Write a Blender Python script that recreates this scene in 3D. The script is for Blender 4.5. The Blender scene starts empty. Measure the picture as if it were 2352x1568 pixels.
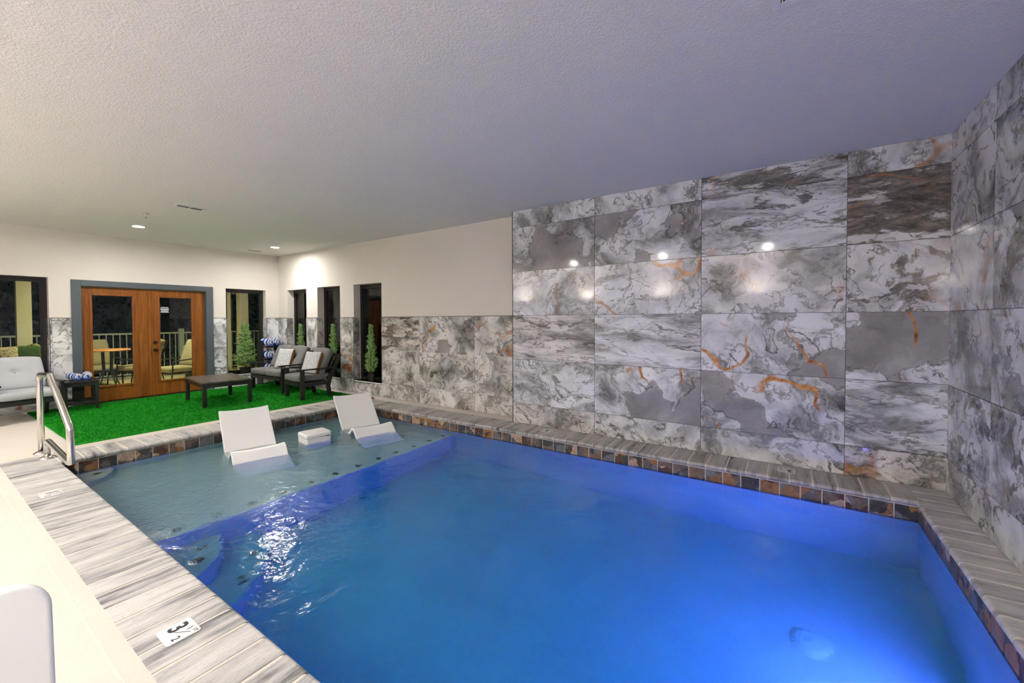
import bpy, bmesh, math, random
import numpy as np
from mathutils import Vector, Matrix
random.seed(7); rng = np.random.default_rng(7)
S = bpy.context.scene
COL = S.collection
PI = math.pi
R = math.radians

# ------------------------------------------------------------------ helpers
class MB:
    """collects polygons (with optional per-face attribute and uvs) for ONE mesh object"""
    def __init__(s): s.v=[]; s.f=[]; s.m=[]; s.a=[]; s.b=[]; s.uv=[]
    def poly(s, pts, m=0, a=None, b=None, uv=None):
        k=len(s.v); s.v+= [tuple(p) for p in pts]; s.f.append(tuple(range(k,k+len(pts))))
        s.m.append(m); s.a.append(a or (0,0,0,0)); s.b.append(b or (0,0,0,0)); s.uv.append(uv or [(0,0)]*len(pts))
    def mesh(s, vs, fs, m=0, a=None):
        k=len(s.v); s.v+= [tuple(p) for p in vs]
        for f in fs:
            s.f.append(tuple(i+k for i in f)); s.m.append(m); s.a.append(a or (0,0,0,0)); s.b.append((0,0,0,0)); s.uv.append([(0,0)]*len(f))
    def box(s, x0,x1,y0,y1,z0,z1, m=0, a=None, T=None):
        vs=[Vector((x,y,z)) for z in (z0,z1) for y in (y0,y1) for x in (x0,x1)]
        if T is not None: vs=[T@v for v in vs]
        s.mesh(vs,[(0,2,3,1),(4,5,7,6),(0,1,5,4),(2,6,7,3),(0,4,6,2),(1,3,7,5)],m,a)
    def cyl(s, p, q, r, r2=None, n=16, m=0, caps=True):
        p=Vector(p);q=Vector(q);r2=r if r2 is None else r2
        d=(q-p).normalized(); u=d.orthogonal().normalized(); w=d.cross(u)
        vs=[];fs=[]
        for c,rr in ((p,r),(q,r2)):
            for i in range(n):
                t=2*PI*i/n; vs.append(c+rr*(math.cos(t)*u+math.sin(t)*w))
        for i in range(n):
            j=(i+1)%n; fs.append((i,j,n+j,n+i))
        if caps: fs+= [tuple(range(n-1,-1,-1)),tuple(range(n,2*n))]
        s.mesh(vs,fs,m)
    def tube(s, pts, r, n=14, m=0):
        pts=[Vector(p) for p in pts]; rings=[]; prev=None
        for i,p in enumerate(pts):
            d=((pts[min(i+1,len(pts)-1)]-p).normalized()+(p-pts[max(i-1,0)]).normalized()).normalized()
            if prev is None: u=d.orthogonal().normalized()
            else:
                u=(prev-d*prev.dot(d)).normalized()
            prev=u; w=d.cross(u); rr=r[i] if isinstance(r,(list,tuple)) else r
            rings.append([p+rr*(math.cos(2*PI*k/n)*u+math.sin(2*PI*k/n)*w) for k in range(n)])
        vs=[v for q in rings for v in q]; fs=[]
        for i in range(len(pts)-1):
            for k in range(n):
                l=(k+1)%n; fs.append((i*n+k,i*n+l,(i+1)*n+l,(i+1)*n+k))
        fs+= [tuple(range(n-1,-1,-1)), tuple((len(pts)-1)*n+k for k in range(n))]
        s.mesh(vs,fs,m)
    def disc(s,r,z,c=(0,0,0),n=16):
        s.poly([(c[0]+r*math.cos(2*PI*i/n),c[1]+r*math.sin(2*PI*i/n),c[2]+z) for i in range(n)])
    def lathe(s, prof, c=(0,0,0), n=32, m=0):
        vs=[];fs=[]
        for (r,z) in prof:
            for i in range(n):
                t=2*PI*i/n; vs.append((c[0]+r*math.cos(t),c[1]+r*math.sin(t),c[2]+z))
        for k in range(len(prof)-1):
            for i in range(n):
                j=(i+1)%n; fs.append((k*n+i,k*n+j,(k+1)*n+j,(k+1)*n+i))
        s.mesh(vs,fs,m)
    def prism(s, poly, axis, a0, a1, m=0, a=None):
        """extrude a 2D polygon along axis (0:x,1:y,2:z)"""
        def P(u,v,w):
            return [(w,u,v),(u,w,v),(u,v,w)][axis]
        n=len(poly); vs=[P(u,v,a0) for u,v in poly]+[P(u,v,a1) for u,v in poly]
        s.mesh(vs,[(i,(i+1)%n,n+(i+1)%n,n+i) for i in range(n)]+[tuple(range(n-1,-1,-1)),tuple(range(n,2*n))],m,a)
    def build(s, name, mats, parent=None, bevel=0, smooth=False, seg=2, fix=True, xf=None):
        me=bpy.data.meshes.new(name); me.from_pydata(s.v,[],s.f)
        for mt in (mats if isinstance(mats,(list,tuple)) else [mats]): me.materials.append(mt)
        me.polygons.foreach_set('material_index',s.m)
        A=me.attributes.new('sa','FLOAT_COLOR','FACE'); A.data.foreach_set('color',np.array(s.a,dtype=np.float32).ravel())
        B=me.attributes.new('sb','FLOAT_COLOR','FACE'); B.data.foreach_set('color',np.array(s.b,dtype=np.float32).ravel())
        uv=me.uv_layers.new(name='UVMap'); uv.data.foreach_set('uv',np.array([c for f in s.uv for c in f],dtype=np.float32).ravel())
        if fix:
            bm=bmesh.new(); bm.from_mesh(me); bmesh.ops.recalc_face_normals(bm,faces=bm.faces); bm.to_mesh(me); bm.free()
        me.update()
        if smooth: me.polygons.foreach_set('use_smooth',[True]*len(me.polygons))
        o=bpy.data.objects.new(name,me); COL.objects.link(o)
        if xf is not None: o.matrix_local=xf
        if parent: o.parent=parent
        if bevel:
            b=o.modifiers.new('b','BEVEL'); b.width=bevel; b.segments=seg; b.limit_method='ANGLE'; b.angle_limit=R(40)
            me.polygons.foreach_set('use_smooth',[True]*len(me.polygons))
            w=o.modifiers.new('w','WEIGHTED_NORMAL'); w.keep_sharp=True
        return o
def tag(o,label,cat,group=None,kind=None):
    if label: o['label']=label
    if cat: o['category']=cat
    if group: o['group']=group
    if kind: o['kind']=kind
    return o
def thing(name,label,cat,loc,rz=0,group=None):
    o=bpy.data.objects.new(name,None); COL.objects.link(o); o.empty_display_size=.1
    o.location=loc; o.rotation_euler=(0,0,rz)
    return tag(o,label,cat,group)
def struct(o): o['kind']='structure'; return o
def kids(o): return [c for c in bpy.data.objects if c.parent==o]
def dup(o,loc=None,rz=None,label=None,parent=None,swap=None):
    c=o.copy(); COL.objects.link(c)
    if parent: c.parent=parent
    if loc is not None: c.location=loc
    if rz is not None: c.rotation_euler=(0,0,rz)
    if label: c['label']=label
    if swap and o.type=='MESH' and o.data.materials and o.data.materials[0].name in swap:
        c.data=o.data.copy(); c.data.materials[0]=swap[o.data.materials[0].name]
    for ch in kids(o): dup(ch,parent=c,swap=swap)
    return c

# ------------------------------------------------------------------ materials
def newmat(name):
    m=bpy.data.materials.new(name); m.use_nodes=True; nt=m.node_tree; nt.nodes.clear()
    out=nt.nodes.new('ShaderNodeOutputMaterial'); b=nt.nodes.new('ShaderNodeBsdfPrincipled')
    nt.links.new(b.outputs[0],out.inputs[0]); return m,nt,b,out
class G:
    def __init__(s,nt): s.nt=nt
    def n(s,t,**k):
        x=s.nt.nodes.new(t)
        for a,v in k.items(): setattr(x,a,v)
        return x
    def put(s,sock,v):
        if isinstance(v,bpy.types.NodeSocket): s.nt.links.new(v,sock)
        else: sock.default_value=v
    def math(s,op,a,b=0,c=0,clamp=False):
        x=s.n('ShaderNodeMath',operation=op,use_clamp=clamp)
        for i,v in enumerate((a,b,c)): s.put(x.inputs[i],v)
        return x.outputs[0]
    def vmath(s,op,a,b=(0,0,0)):
        x=s.n('ShaderNodeVectorMath',operation=op); s.put(x.inputs[0],a)
        if op=='SCALE': s.put(x.inputs['Scale'],b)
        else: s.put(x.inputs[1],b)
        return x.outputs[0]
    def noise(s,vec,scale,detail=4,rough=.55,dist=0,col=False):
        x=s.n('ShaderNodeTexNoise'); s.put(x.inputs['Vector'],vec); s.put(x.inputs['Scale'],scale); x.inputs['Detail'].default_value=detail
        x.inputs['Roughness'].default_value=rough; x.inputs['Distortion'].default_value=dist
        return x.outputs[1 if col else 0]
    def vor(s,vec,scale,out='Color',feature='F1'):
        x=s.n('ShaderNodeTexVoronoi',feature=feature); s.put(x.inputs['Vector'],vec); x.inputs['Scale'].default_value=scale
        return x.outputs[out]
    def ramp(s,fac,stops,interp='LINEAR'):
        x=s.n('ShaderNodeValToRGB'); r=x.color_ramp; r.interpolation=interp
        while len(r.elements)<len(stops): r.elements.new(.5)
        for e,(p,c) in zip(r.elements,stops):
            e.position=p; e.color=(c,c,c,1) if isinstance(c,(int,float)) else (*c,1)
        s.put(x.inputs[0],fac); return x.outputs[0]
    def mix(s,f,a,b,mode='MIX'):
        x=s.n('ShaderNodeMix',data_type='RGBA',blend_type=mode); s.put(x.inputs[0],f)
        for i,v in ((6,a),(7,b)):
            if isinstance(v,tuple) and len(v)==3: v=(*v,1)
            s.put(x.inputs[i],v)
        return x.outputs[2]
    def smooth(s,v,a,b):
        x=s.n('ShaderNodeMapRange',interpolation_type='SMOOTHSTEP'); s.put(x.inputs[0],v); s.put(x.inputs[1],a); s.put(x.inputs[2],b); return x.outputs[0]
    def co(s,k='Object'): return s.n('ShaderNodeTexCoord').outputs[k]
    def attr(s,name): return s.n('ShaderNodeAttribute',attribute_name=name)
    def sep(s,c):
        x=s.n('ShaderNodeSeparateXYZ'); s.put(x.inputs[0],c); return x.outputs
    def comb(s,a,b,c):
        x=s.n('ShaderNodeCombineXYZ')
        for i,v in enumerate((a,b,c)): s.put(x.inputs[i],v)
        return x.outputs[0]
    def bump(s,h,dist=.01,strength=1.0):
        x=s.n('ShaderNodeBump'); s.put(x.inputs['Height'],h); x.inputs['Distance'].default_value=dist; x.inputs['Strength'].default_value=strength; return x.outputs[0]
def flat(name,c,rough=.5,metal=0,noise=0,nscale=20,bump=0,bscale=200,spec=.5,aniso=None):
    m,nt,b,out=newmat(name); g=G(nt)
    b.inputs['Roughness'].default_value=rough; b.inputs['Metallic'].default_value=metal
    b.inputs['Specular IOR Level'].default_value=spec
    co=g.co()
    if noise:
        v=co if aniso is None else g.vmath('MULTIPLY',co,aniso)
        n=g.noise(v,nscale,5,.6)
        g.put(b.inputs['Base Color'],g.mix(n,tuple(x*(1-noise) for x in c),tuple(min(1,x*(1+noise)) for x in c)))
    else: b.inputs['Base Color'].default_value=(*c,1)
    if bump: g.put(b.inputs['Normal'],g.bump(g.noise(co,bscale,3,.6),bump))
    return m
def emit(name,c,st):
    m,nt,b,out=newmat(name); nt.nodes.remove(b); e=nt.nodes.new('ShaderNodeEmission'); e.inputs[0].default_value=(*c,1); e.inputs[1].default_value=st
    nt.links.new(e.outputs[0],out.inputs[0]); return m

def marble():
    m,nt,b,out=newmat('polished_marble_tile'); g=G(nt)
    uv=g.sep(g.n('ShaderNodeUVMap',uv_map='UVMap').outputs[0]); A=g.sep(g.attr('sa').outputs['Color']); Bn=g.attr('sb'); B=g.sep(Bn.outputs['Color'])
    orange=g.attr('sa').outputs['Alpha']
    dark,plate,band=A[0],A[1],A[2]; seed,warm,flatn=B[0],B[1],B[2]
    sz=g.math('MULTIPLY',seed,37.0)
    stretch=g.math('ADD',1.0,g.math('MULTIPLY',band,1.2)); ushr=g.math('SUBTRACT',1.0,g.math('MULTIPLY',band,.45))
    P=g.comb(g.math('MULTIPLY',uv[0],ushr),g.math('MULTIPLY',uv[1],stretch),sz)
    w=g.vmath('SCALE',g.vmath('SUBTRACT',g.noise(P,1.7,5,.55,col=True),(.5,.5,.5)),.55)
    P1=g.vmath('ADD',P,w)
    w2=g.vmath('SCALE',g.vmath('SUBTRACT',g.noise(P1,6,4,.6,col=True),(.5,.5,.5)),.10)
    P2=g.vmath('ADD',P1,w2)
    cloud=g.noise(P2,2.3,10,.62,.4)
    base=g.ramp(cloud,[(.30,(.11,.11,.115)),(.41,(.30,.31,.32)),(.50,(.60,.62,.65)),(.60,(.82,.84,.88))])
    # agate contour lines
    c2=g.noise(P2,2.1,6,.55,.6)
    tri=g.math('PINGPONG',g.math('MULTIPLY',c2,13),1)
    line=g.smooth(tri,.26,.03)
    lm=g.smooth(g.noise(P,2.6,3),.43,.56)
    base=g.mix(g.math('MULTIPLY',g.math('MULTIPLY',line,lm),.85),base,(.07,.065,.06))
    tri2=g.math('PINGPONG',g.math('MULTIPLY',c2,34),1)
    base=g.mix(g.math('MULTIPLY',g.smooth(tri2,.5,.0),g.math('MULTIPLY',lm,.4)),base,(.78,.76,.73))
    # thin veins
    v=g.math('ABSOLUTE',g.math('SUBTRACT',g.noise(P1,1.6,7,.6,.3),.5))
    base=g.mix(g.math('MULTIPLY',g.smooth(v,.018,.002),.65),base,(.16,.15,.14))
    # dark crusty zones
    dn=g.noise(P2,3.1,9,.68,.5)
    dth=g.math('SUBTRACT',.78,g.math('MULTIPLY',dark,.38))
    dmask=g.smooth(dn,dth,g.math('ADD',dth,.06))
    dcol=g.ramp(g.noise(P2,13,6,.7),[(.35,(.035,.032,.028)),(.5,(.13,.115,.10)),(.66,(.30,.26,.22))])
    base=g.mix(g.math('MULTIPLY',dmask,.9),base,dcol)
    # smooth grey plates with crisp edge
    pn=g.noise(g.vmath('ADD',P,g.vmath('SCALE',w,.5)),1.25,6,.5)
    pth=g.math('SUBTRACT',.80,g.math('MULTIPLY',plate,.42))
    pm=g.smooth(pn,pth,g.math('ADD',pth,.015))
    pcol=g.ramp(g.noise(P1,2.4,5,.55),[(.3,(.20,.19,.195)),(.55,(.30,.29,.295)),(.75,(.44,.43,.44))])
    edge=g.smooth(g.math('ABSOLUTE',g.math('SUBTRACT',pn,pth)),.014,.0)
    base=g.mix(g.math('MULTIPLY',pm,.92),base,pcol)
    base=g.mix(g.math('MULTIPLY',edge,g.math('MULTIPLY',g.smooth(plate,0,.3),.7)),base,(.09,.08,.075))
    # rust cracks
    on=g.math('ABSOLUTE',g.math('SUBTRACT',g.noise(g.vmath('ADD',P,(3.1,1.7,9)),1.0,3,.45),.5))
    om=g.math('MULTIPLY',g.smooth(on,.013,.003),g.smooth(g.noise(g.vmath('ADD',P,(9,2,4)),1.7,2),.44,.53))
    ob=g.smooth(g.noise(g.vmath('ADD',P1,(5,5,2)),1.5,4),g.math('SUBTRACT',.92,g.math('MULTIPLY',orange,.24)),g.math('SUBTRACT',.96,g.math('MULTIPLY',orange,.24)))
    oc=g.ramp(g.noise(P2,11,5,.6),[(.35,(.22,.07,.015)),(.5,(.52,.20,.04)),(.7,(.72,.48,.25))])
    base=g.mix(g.math('MULTIPLY',om,g.math('MINIMUM',g.math('MULTIPLY',orange,1.5),1.0)),base,oc)
    base=g.mix(g.math('MULTIPLY',ob,.85),base,oc)
    base=g.mix(g.math('MULTIPLY',warm,.85),base,g.mix(1.0,base,(.86,.74,.60),'MULTIPLY'))
    g.put(b.inputs['Base Color'],base); b.inputs['Roughness'].default_value=.07; b.inputs['Specular IOR Level'].default_value=.55
    g.put(b.inputs['Normal'],g.bump(g.noise(P,.8,1),.004,.3))
    return m
def coping_mat():
    m,nt,b,out=newmat('streaked_coping_stone'); g=G(nt)
    A=g.sep(g.attr('sa').outputs['Color']); co=g.co(); o=g.sep(co)
    # A[1]: 0 = block runs along x, 1 = along y ; A[0] random id; A[2] weathering
    sx=g.math('ADD',2.4,g.math('MULTIPLY',A[1],14)); sy=g.math('SUBTRACT',16.4,g.math('MULTIPLY',A[1],14))
    P=g.comb(g.math('MULTIPLY',o[0],sx),g.math('MULTIPLY',o[1],sy),g.math('ADD',g.math('MULTIPLY',A[0],31),g.math('MULTIPLY',o[2],3)))
    n=g.noise(P,1.0,7,.62,.35)
    lo=g.math('SUBTRACT',n,g.math('MULTIPLY',g.math('SUBTRACT',A[0],.5),.14))
    n3=g.noise(g.vmath('ADD',P,(0,0,50)),.45,4,.6)
    c=g.ramp(lo,[(.27,(.12,.12,.125)),(.38,(.32,.32,.325)),(.47,(.50,.495,.49)),(.62,(.64,.625,.61))])
    c=g.mix(g.math('MULTIPLY',g.smooth(n3,.54,.72),.6),c,(.17,.165,.165))
    c=g.mix(g.math('MULTIPLY',g.smooth(g.noise(P,9,5,.75),.52,.68),.35),c,(.13,.13,.135))
    c=g.mix(g.math('MULTIPLY',A[2],.6),c,g.mix(1.0,c,(.52,.48,.43),'MULTIPLY'))
    g.put(b.inputs['Base Color'],c); b.inputs['Roughness'].default_value=.5
    g.put(b.inputs['Normal'],g.bump(g.noise(co,60,5,.7),.003))
    return m
def slate_mat():
    m,nt,b,out=newmat('slate_waterline_tile'); g=G(nt)
    A=g.sep(g.attr('sa').outputs['Color']); co=g.co()
    P=g.vmath('ADD',co,g.comb(0,0,g.math('MULTIPLY',A[0],19)))
    w=g.vmath('SCALE',g.vmath('SUBTRACT',g.noise(P,9,4,.6,col=True),(.5,.5,.5)),.16)
    P1=g.vmath('ADD',P,w)
    v=g.sep(g.vor(P1,9)); 
    c=g.ramp(v[0],[(0,(.055,.055,.06)),(.22,(.12,.115,.115)),(.40,(.20,.14,.10)),(.52,(.10,.045,.025)),(.66,(.33,.16,.06)),(.8,(.17,.18,.19)),(.93,(.50,.36,.26))],'CONSTANT')
    n=g.noise(P1,28,7,.7,1.0)
    c=g.mix(.75,c,g.ramp(n,[(.3,.25),(.5,.8),(.72,1.6)]),'MULTIPLY')
    g.put(b.inputs['Base Color'],c); b.inputs['Roughness'].default_value=.35
    g.put(b.inputs['Normal'],g.bump(n,.006)); return m
def wood_mat(name,c0,c1,scale=(14,14,1.1),rough=.4):
    m,nt,b,out=newmat(name); g=G(nt); co=g.co()
    P=g.vmath('MULTIPLY',co,scale)
    n=g.noise(P,1.2,6,.6,1.2); n2=g.noise(g.vmath('MULTIPLY',co,(90,90,3)),1,3,.6)
    c=g.ramp(n,[(.3,c0),(.7,c1)]); c=g.mix(.3,c,g.ramp(n2,[(.35,.55),(.6,1.1)]),'MULTIPLY')
    g.put(b.inputs['Base Color'],c); b.inputs['Roughness'].default_value=rough
    g.put(b.inputs['Normal'],g.bump(n2,.001)); return m
def glass_pane(name,tint=(.9,.95,.93),rough=0.0):
    m,nt,b,out=newmat(name); g=G(nt); nt.nodes.remove(b)
    t=g.n('ShaderNodeBsdfTransparent'); t.inputs[0].default_value=(*tint,1)
    gl=g.n('ShaderNodeBsdfGlossy'); gl.inputs['Roughness'].default_value=rough; gl.inputs[0].default_value=(1,1,1,1)
    f=g.n('ShaderNodeFresnel'); f.inputs[0].default_value=1.5
    mx=g.n('ShaderNodeMixShader'); nt.links.new(f.outputs[0],mx.inputs[0]); nt.links.new(t.outputs[0],mx.inputs[1]); nt.links.new(gl.outputs[0],mx.inputs[2])
    nt.links.new(mx.outputs[0],out.inputs[0]); return m
def paint(name,c,bump=.003,scale=170,mottle=.03):
    m,nt,b,out=newmat(name); g=G(nt); co=g.co()
    n=g.noise(co,1.3,3); g.put(b.inputs['Base Color'],g.mix(n,tuple(x*(1-mottle) for x in c),tuple(x*(1+mottle) for x in c)))
    b.inputs['Roughness'].default_value=.75
    h=g.smooth(g.noise(co,scale,2,.5),.42,.62)
    g.put(b.inputs['Normal'],g.bump(h,bump,.8)); return m
def water_mat():
    m,nt,b,out=newmat('pool_water'); g=G(nt); nt.nodes.remove(b); co=g.co()
    gl=g.n('ShaderNodeBsdfGlass'); gl.inputs['IOR'].default_value=1.333; gl.inputs['Roughness'].default_value=.14; gl.inputs['Color'].default_value=(1,1,1,1)
    w=g.vmath('ADD',co,g.vmath('SCALE',g.vmath('SUBTRACT',g.noise(co,2.5,2,col=True),(.5,.5,.5)),.25))
    h1=g.noise(w,5.0,1.5,.45,.3)
    # churned patch above the bubbler on the shelf
    o=g.sep(co); dx=g.math('SUBTRACT',o[0],1.45); dy=g.math('SUBTRACT',o[1],4.75)
    d=g.math('SQRT',g.math('ADD',g.math('MULTIPLY',dx,dx),g.math('MULTIPLY',g.math('MULTIPLY',dy,dy),.55)))
    mk=g.smooth(d,1.0,.35)
    h2=g.noise(w,34,2.5,.55,.5)
    # calmer toward the far right end
    calm=g.smooth(o[1],-2.5,5.5)
    h=g.math('ADD',g.math('MULTIPLY',g.math('MULTIPLY',h1,g.math('ADD',.35,g.math('MULTIPLY',calm,.8))),.6),g.math('ADD',g.math('MULTIPLY',g.math('MULTIPLY',h2,mk),.8),g.math('MULTIPLY',g.math('MULTIPLY',g.noise(w,16,2,.5),g.math('ADD',.25,calm)),.22)))
    g.put(gl.inputs['Normal'],g.bump(h,.020,1.0))
    nt.links.new(gl.outputs[0],out.inputs[0])
    va=g.n('ShaderNodeVolumeAbsorption'); va.inputs[0].default_value=(.02,.76,.93,1); va.inputs[1].default_value=WATER_D
    nt.links.new(va.outputs[0],out.inputs['Volume']); return m
def plaster_mat():
    m,nt,b,out=newmat('pool_plaster'); g=G(nt); co=g.co()
    n=g.noise(co,1.6,5,.6,.4); n2=g.noise(co,40,4,.6)
    c=g.ramp(n,[(.3,(.70,.74,.73)),(.7,(.84,.87,.85))]); c=g.mix(.2,c,g.ramp(n2,[(.4,.7),(.6,1.1)]),'MULTIPLY')
    g.put(b.inputs['Base Color'],c); b.inputs['Roughness'].default_value=.7; return m
def turf_mat(name,blade=False):
    m,nt,b,out=newmat(name); g=G(nt); co=g.co()
    n=g.noise(co,7,4,.7); n2=g.noise(co,160,2,.6)
    c=g.ramp(n2,[(.3,(.006,.15,.008)),(.5,(.010,.31,.016)),(.75,(.05,.48,.04))])
    c=g.mix(.45,c,g.ramp(n,[(.35,.6),(.65,1.15)]),'MULTIPLY')
    g.put(b.inputs['Base Color'],c); b.inputs['Roughness'].default_value=.7; b.inputs['Specular IOR Level'].default_value=.15
    return m
def stripe_towel():
    m,nt,b,out=newmat('striped_towel'); g=G(nt); A=g.sep(g.attr('sa').outputs['Color'])
    uv=g.sep(g.n('ShaderNodeUVMap',uv_map='UVMap').outputs[0])
    t=g.math('PINGPONG',g.math('MULTIPLY',uv[0],1.0),1)
    c=g.ramp(t,[(0,(.80,.82,.84)),(.45,(.80,.82,.84)),(.52,(.015,.10,.55)),(1,(.01,.08,.50))])
    g.put(b.inputs['Base Color'],c); b.inputs['Roughness'].default_value=.95
    g.put(b.inputs['Normal'],g.bump(g.noise(g.co(),350,2),.003)); return m
def print_mat(name,base,ink,scale=60):
    m,nt,b,out=newmat(name); g=G(nt); co=g.co('UV'); 
    P=g.vmath('MULTIPLY',co,(1,1,1))
    w=g.n('ShaderNodeTexBrick'); g.put(w.inputs['Vector'],g.vmath('ADD',P,g.vmath('SCALE',g.noise(P,9,3,col=True),.05)))
    w.inputs['Scale'].default_value=24; w.inputs['Mortar Size'].default_value=.035
    n=g.noise(P,scale,4,.7)
    k=g.math('MULTIPLY',g.smooth(n,.50,.56),.8); k=g.math('MAXIMUM',k,g.math('MULTIPLY',w.outputs['Fac'],.5))
    k=g.math('MULTIPLY',k,g.smooth(g.noise(P,11,3),.32,.50))
    g.put(b.inputs['Base Color'],g.mix(k,base,ink)); b.inputs['Roughness'].default_value=.9; return m

WATER_D=1.2
M=dict(
 marble=marble(), coping=coping_mat(), slate=slate_mat(), plaster=plaster_mat(),
 grout=flat('grout_dark',(.10,.10,.10),.8), lgrout=flat('grout_cream',(.74,.68,.59),.8,noise=.1,nscale=30), wgrout=flat('grout_white',(.62,.58,.54),.8),
 cream=paint('cream_wall_paint',(.76,.715,.665),.0015,120), ceil=paint('ceiling_paint',(.82,.79,.76),.0014,75),
 deck=flat('cream_deck',(.66,.61,.545),.7,noise=.05,nscale=3,bump=.002,bscale=90),
 bronze=flat('bronze_frame',(.018,.015,.015),.35), blk=flat('black_trim',(.015,.015,.016),.35,metal=.3),
 trimgrey=flat('slate_blue_paint',(.085,.105,.125),.45), door=wood_mat('stained_oak',(.16,.048,.007),(.33,.115,.016),rough=.32),
 pane=glass_pane('window_glass'), steel=flat('brushed_steel',(.72,.70,.68),.16,metal=1),
 hard=flat('aged_bronze',(.03,.02,.018),.3,metal=.6),
 lumber=flat('charcoal_lumber',(.018,.018,.019),.38,noise=.15,nscale=9,aniso=(8,8,8)), gcush=flat('grey_cushion_fabric',(.18,.18,.182),.95,noise=.07,nscale=14,bump=.001,bscale=400),
 lcush=flat('pale_grey_cushion_fabric',(.46,.48,.51),.95,noise=.07,nscale=9,bump=.001,bscale=400),
 plank=wood_mat('grey_brown_plank',(.055,.045,.036),(.16,.135,.11),(14,1.2,14),.33),
 white=flat('white_resin',(.88,.89,.90),.28), turf=turf_mat('turf_backing'), blade=turf_mat('turf_blade'),
 towel=stripe_towel(), ochre=flat('ochre_fabric',(.30,.13,.025),.9), pprint=print_mat('printed_pillow_fabric',(.74,.74,.73),(.12,.17,.24)),
 whitemetal=flat('white_enamel',(.80,.80,.81),.35), dark=flat('duct_shadow',(.03,.03,.035),.7),
 brass=flat('sprinkler_brass',(.45,.42,.36),.3,metal=.9), pot=flat('black_pot',(.012,.012,.013),.5),
 bark=flat('bark',(.10,.06,.035),.9,noise=.3), leaf=flat('dry_leaf',(.22,.06,.02),.7,noise=.45,nscale=40),
 ink=flat('marker_ink',(.035,.035,.04),.5), mtile=flat('marker_tile',(.78,.78,.78),.25), dot=flat('dark_marker_tile',(.03,.035,.035),.5),
 ycush=flat('patio_cushion',(.26,.24,.16),.9,noise=.08,nscale=8), pfloor=flat('patio_floor',(.86,.80,.54),.7,noise=.12,nscale=2.5),
 piron=flat('patio_iron',(.03,.035,.035),.4,metal=.4), ptable=flat('patio_tabletop',(.42,.19,.07),.45,noise=.3,nscale=9),
 col=flat('patio_column_paint',(.50,.49,.36),.6), green=flat('green_shag_fabric',(.05,.12,.02),.95,noise=.5,nscale=60,bump=.01,bscale=90),
 bprint=print_mat('tribal_print_fabric',(.62,.54,.34),(.03,.025,.02),12), rail=flat('railing_paint',(.30,.36,.34),.5),
 grill=flat('grill_steel',(.55,.52,.44),.35,metal=.6), night=flat('night_dark_tone',(.0025,.004,.003),1,noise=.4,nscale=3),  # night: near-black colour paints the darkness into the foliage
 lamp=emit('downlight_lens',(1.0,.95,.885),390), fill_uplight=emit('fill_uplight_lens',(1.0,.93,.86),125), led=emit('pool_led_lens',(.50,.20,1.0),430), plight=emit('patio_lamp_lens',(1.0,.84,.46),260),
 lgrey=flat('grey_louver',(.16,.16,.17),.5),  # louvers coloured grey to carry the shade of the slots
 sticker=flat('white_decal',(.75,.78,.85),.5),
)
M['water']=water_mat()

# ------------------------------------------------------------------ room dimensions
CZ=2.952; YB=10.03; XT=4.84; XR=5.055; YE=3.207; YR=-1.127; XL=-2.4; DAD=1.498
PX0,PX1,PY0,PY1=.90,4.46,-.885,6.25; WZ=-.16; SH=-.40; FL=-1.12
def rect_minus(rects,hole):
    out=[]; a0,a1,b0,b1=hole
    for (x0,x1,y0,y1) in rects:
        if a1<=x0 or a0>=x1 or b1<=y0 or b0>=y1: out.append((x0,x1,y0,y1)); continue
        if a0>x0: out.append((x0,a0,y0,y1))
        if a1<x1: out.append((a1,x1,y0,y1))
        u0,u1=max(x0,a0),min(x1,a1)
        if b0>y0: out.append((u0,u1,y0,b0))
        if b1<y1: out.append((u0,u1,b1,y1))
    return out
def tiles(mb, place, ue, ve, holes, style, gap=.0022, th=.010, clip=None):
    """place(u,v,d)->xyz ; ue/ve joint positions"""
    for i in range(len(ue)-1):
        for j in range(len(ve)-1):
            st=style(i,j); rs=[(ue[i]+gap,ue[i+1]-gap,ve[j]+gap,ve[j+1]-gap)]
            for h in holes: rs=rect_minus(rs,h)
            for (u0,u1,v0,v1) in rs:
                if u1-u0<.004 or v1-v0<.004: continue
                flip=st.get('flip',0)
                def q(u,v):
                    a,b=u-ue[i],v-ve[j]
                    return (1.22-a,.61-b) if flip else (a,b)
                A=(st.get('d',.2),st.get('p',0.),st.get('b',0.),st.get('o',0.)); B=(st['s'],st.get('w',0.),0,0)
                c=[(u0,v0),(u1,v0),(u1,v1),(u0,v1)]
                mb.poly([place(u,v,th) for u,v in c],0,A,B,[q(u,v) for u,v in c])
                for k in range(4):
                    p,r=c[k],c[(k+1)%4]
                    mb.poly([place(*p,0),place(*r,0),place(*r,th),place(*p,th)],0,A,B,[q(*p),q(*r),q(*r),q(*p)])
VE=[z for z in (0,.278,.888,DAD,2.108,2.718,CZ)]

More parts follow.
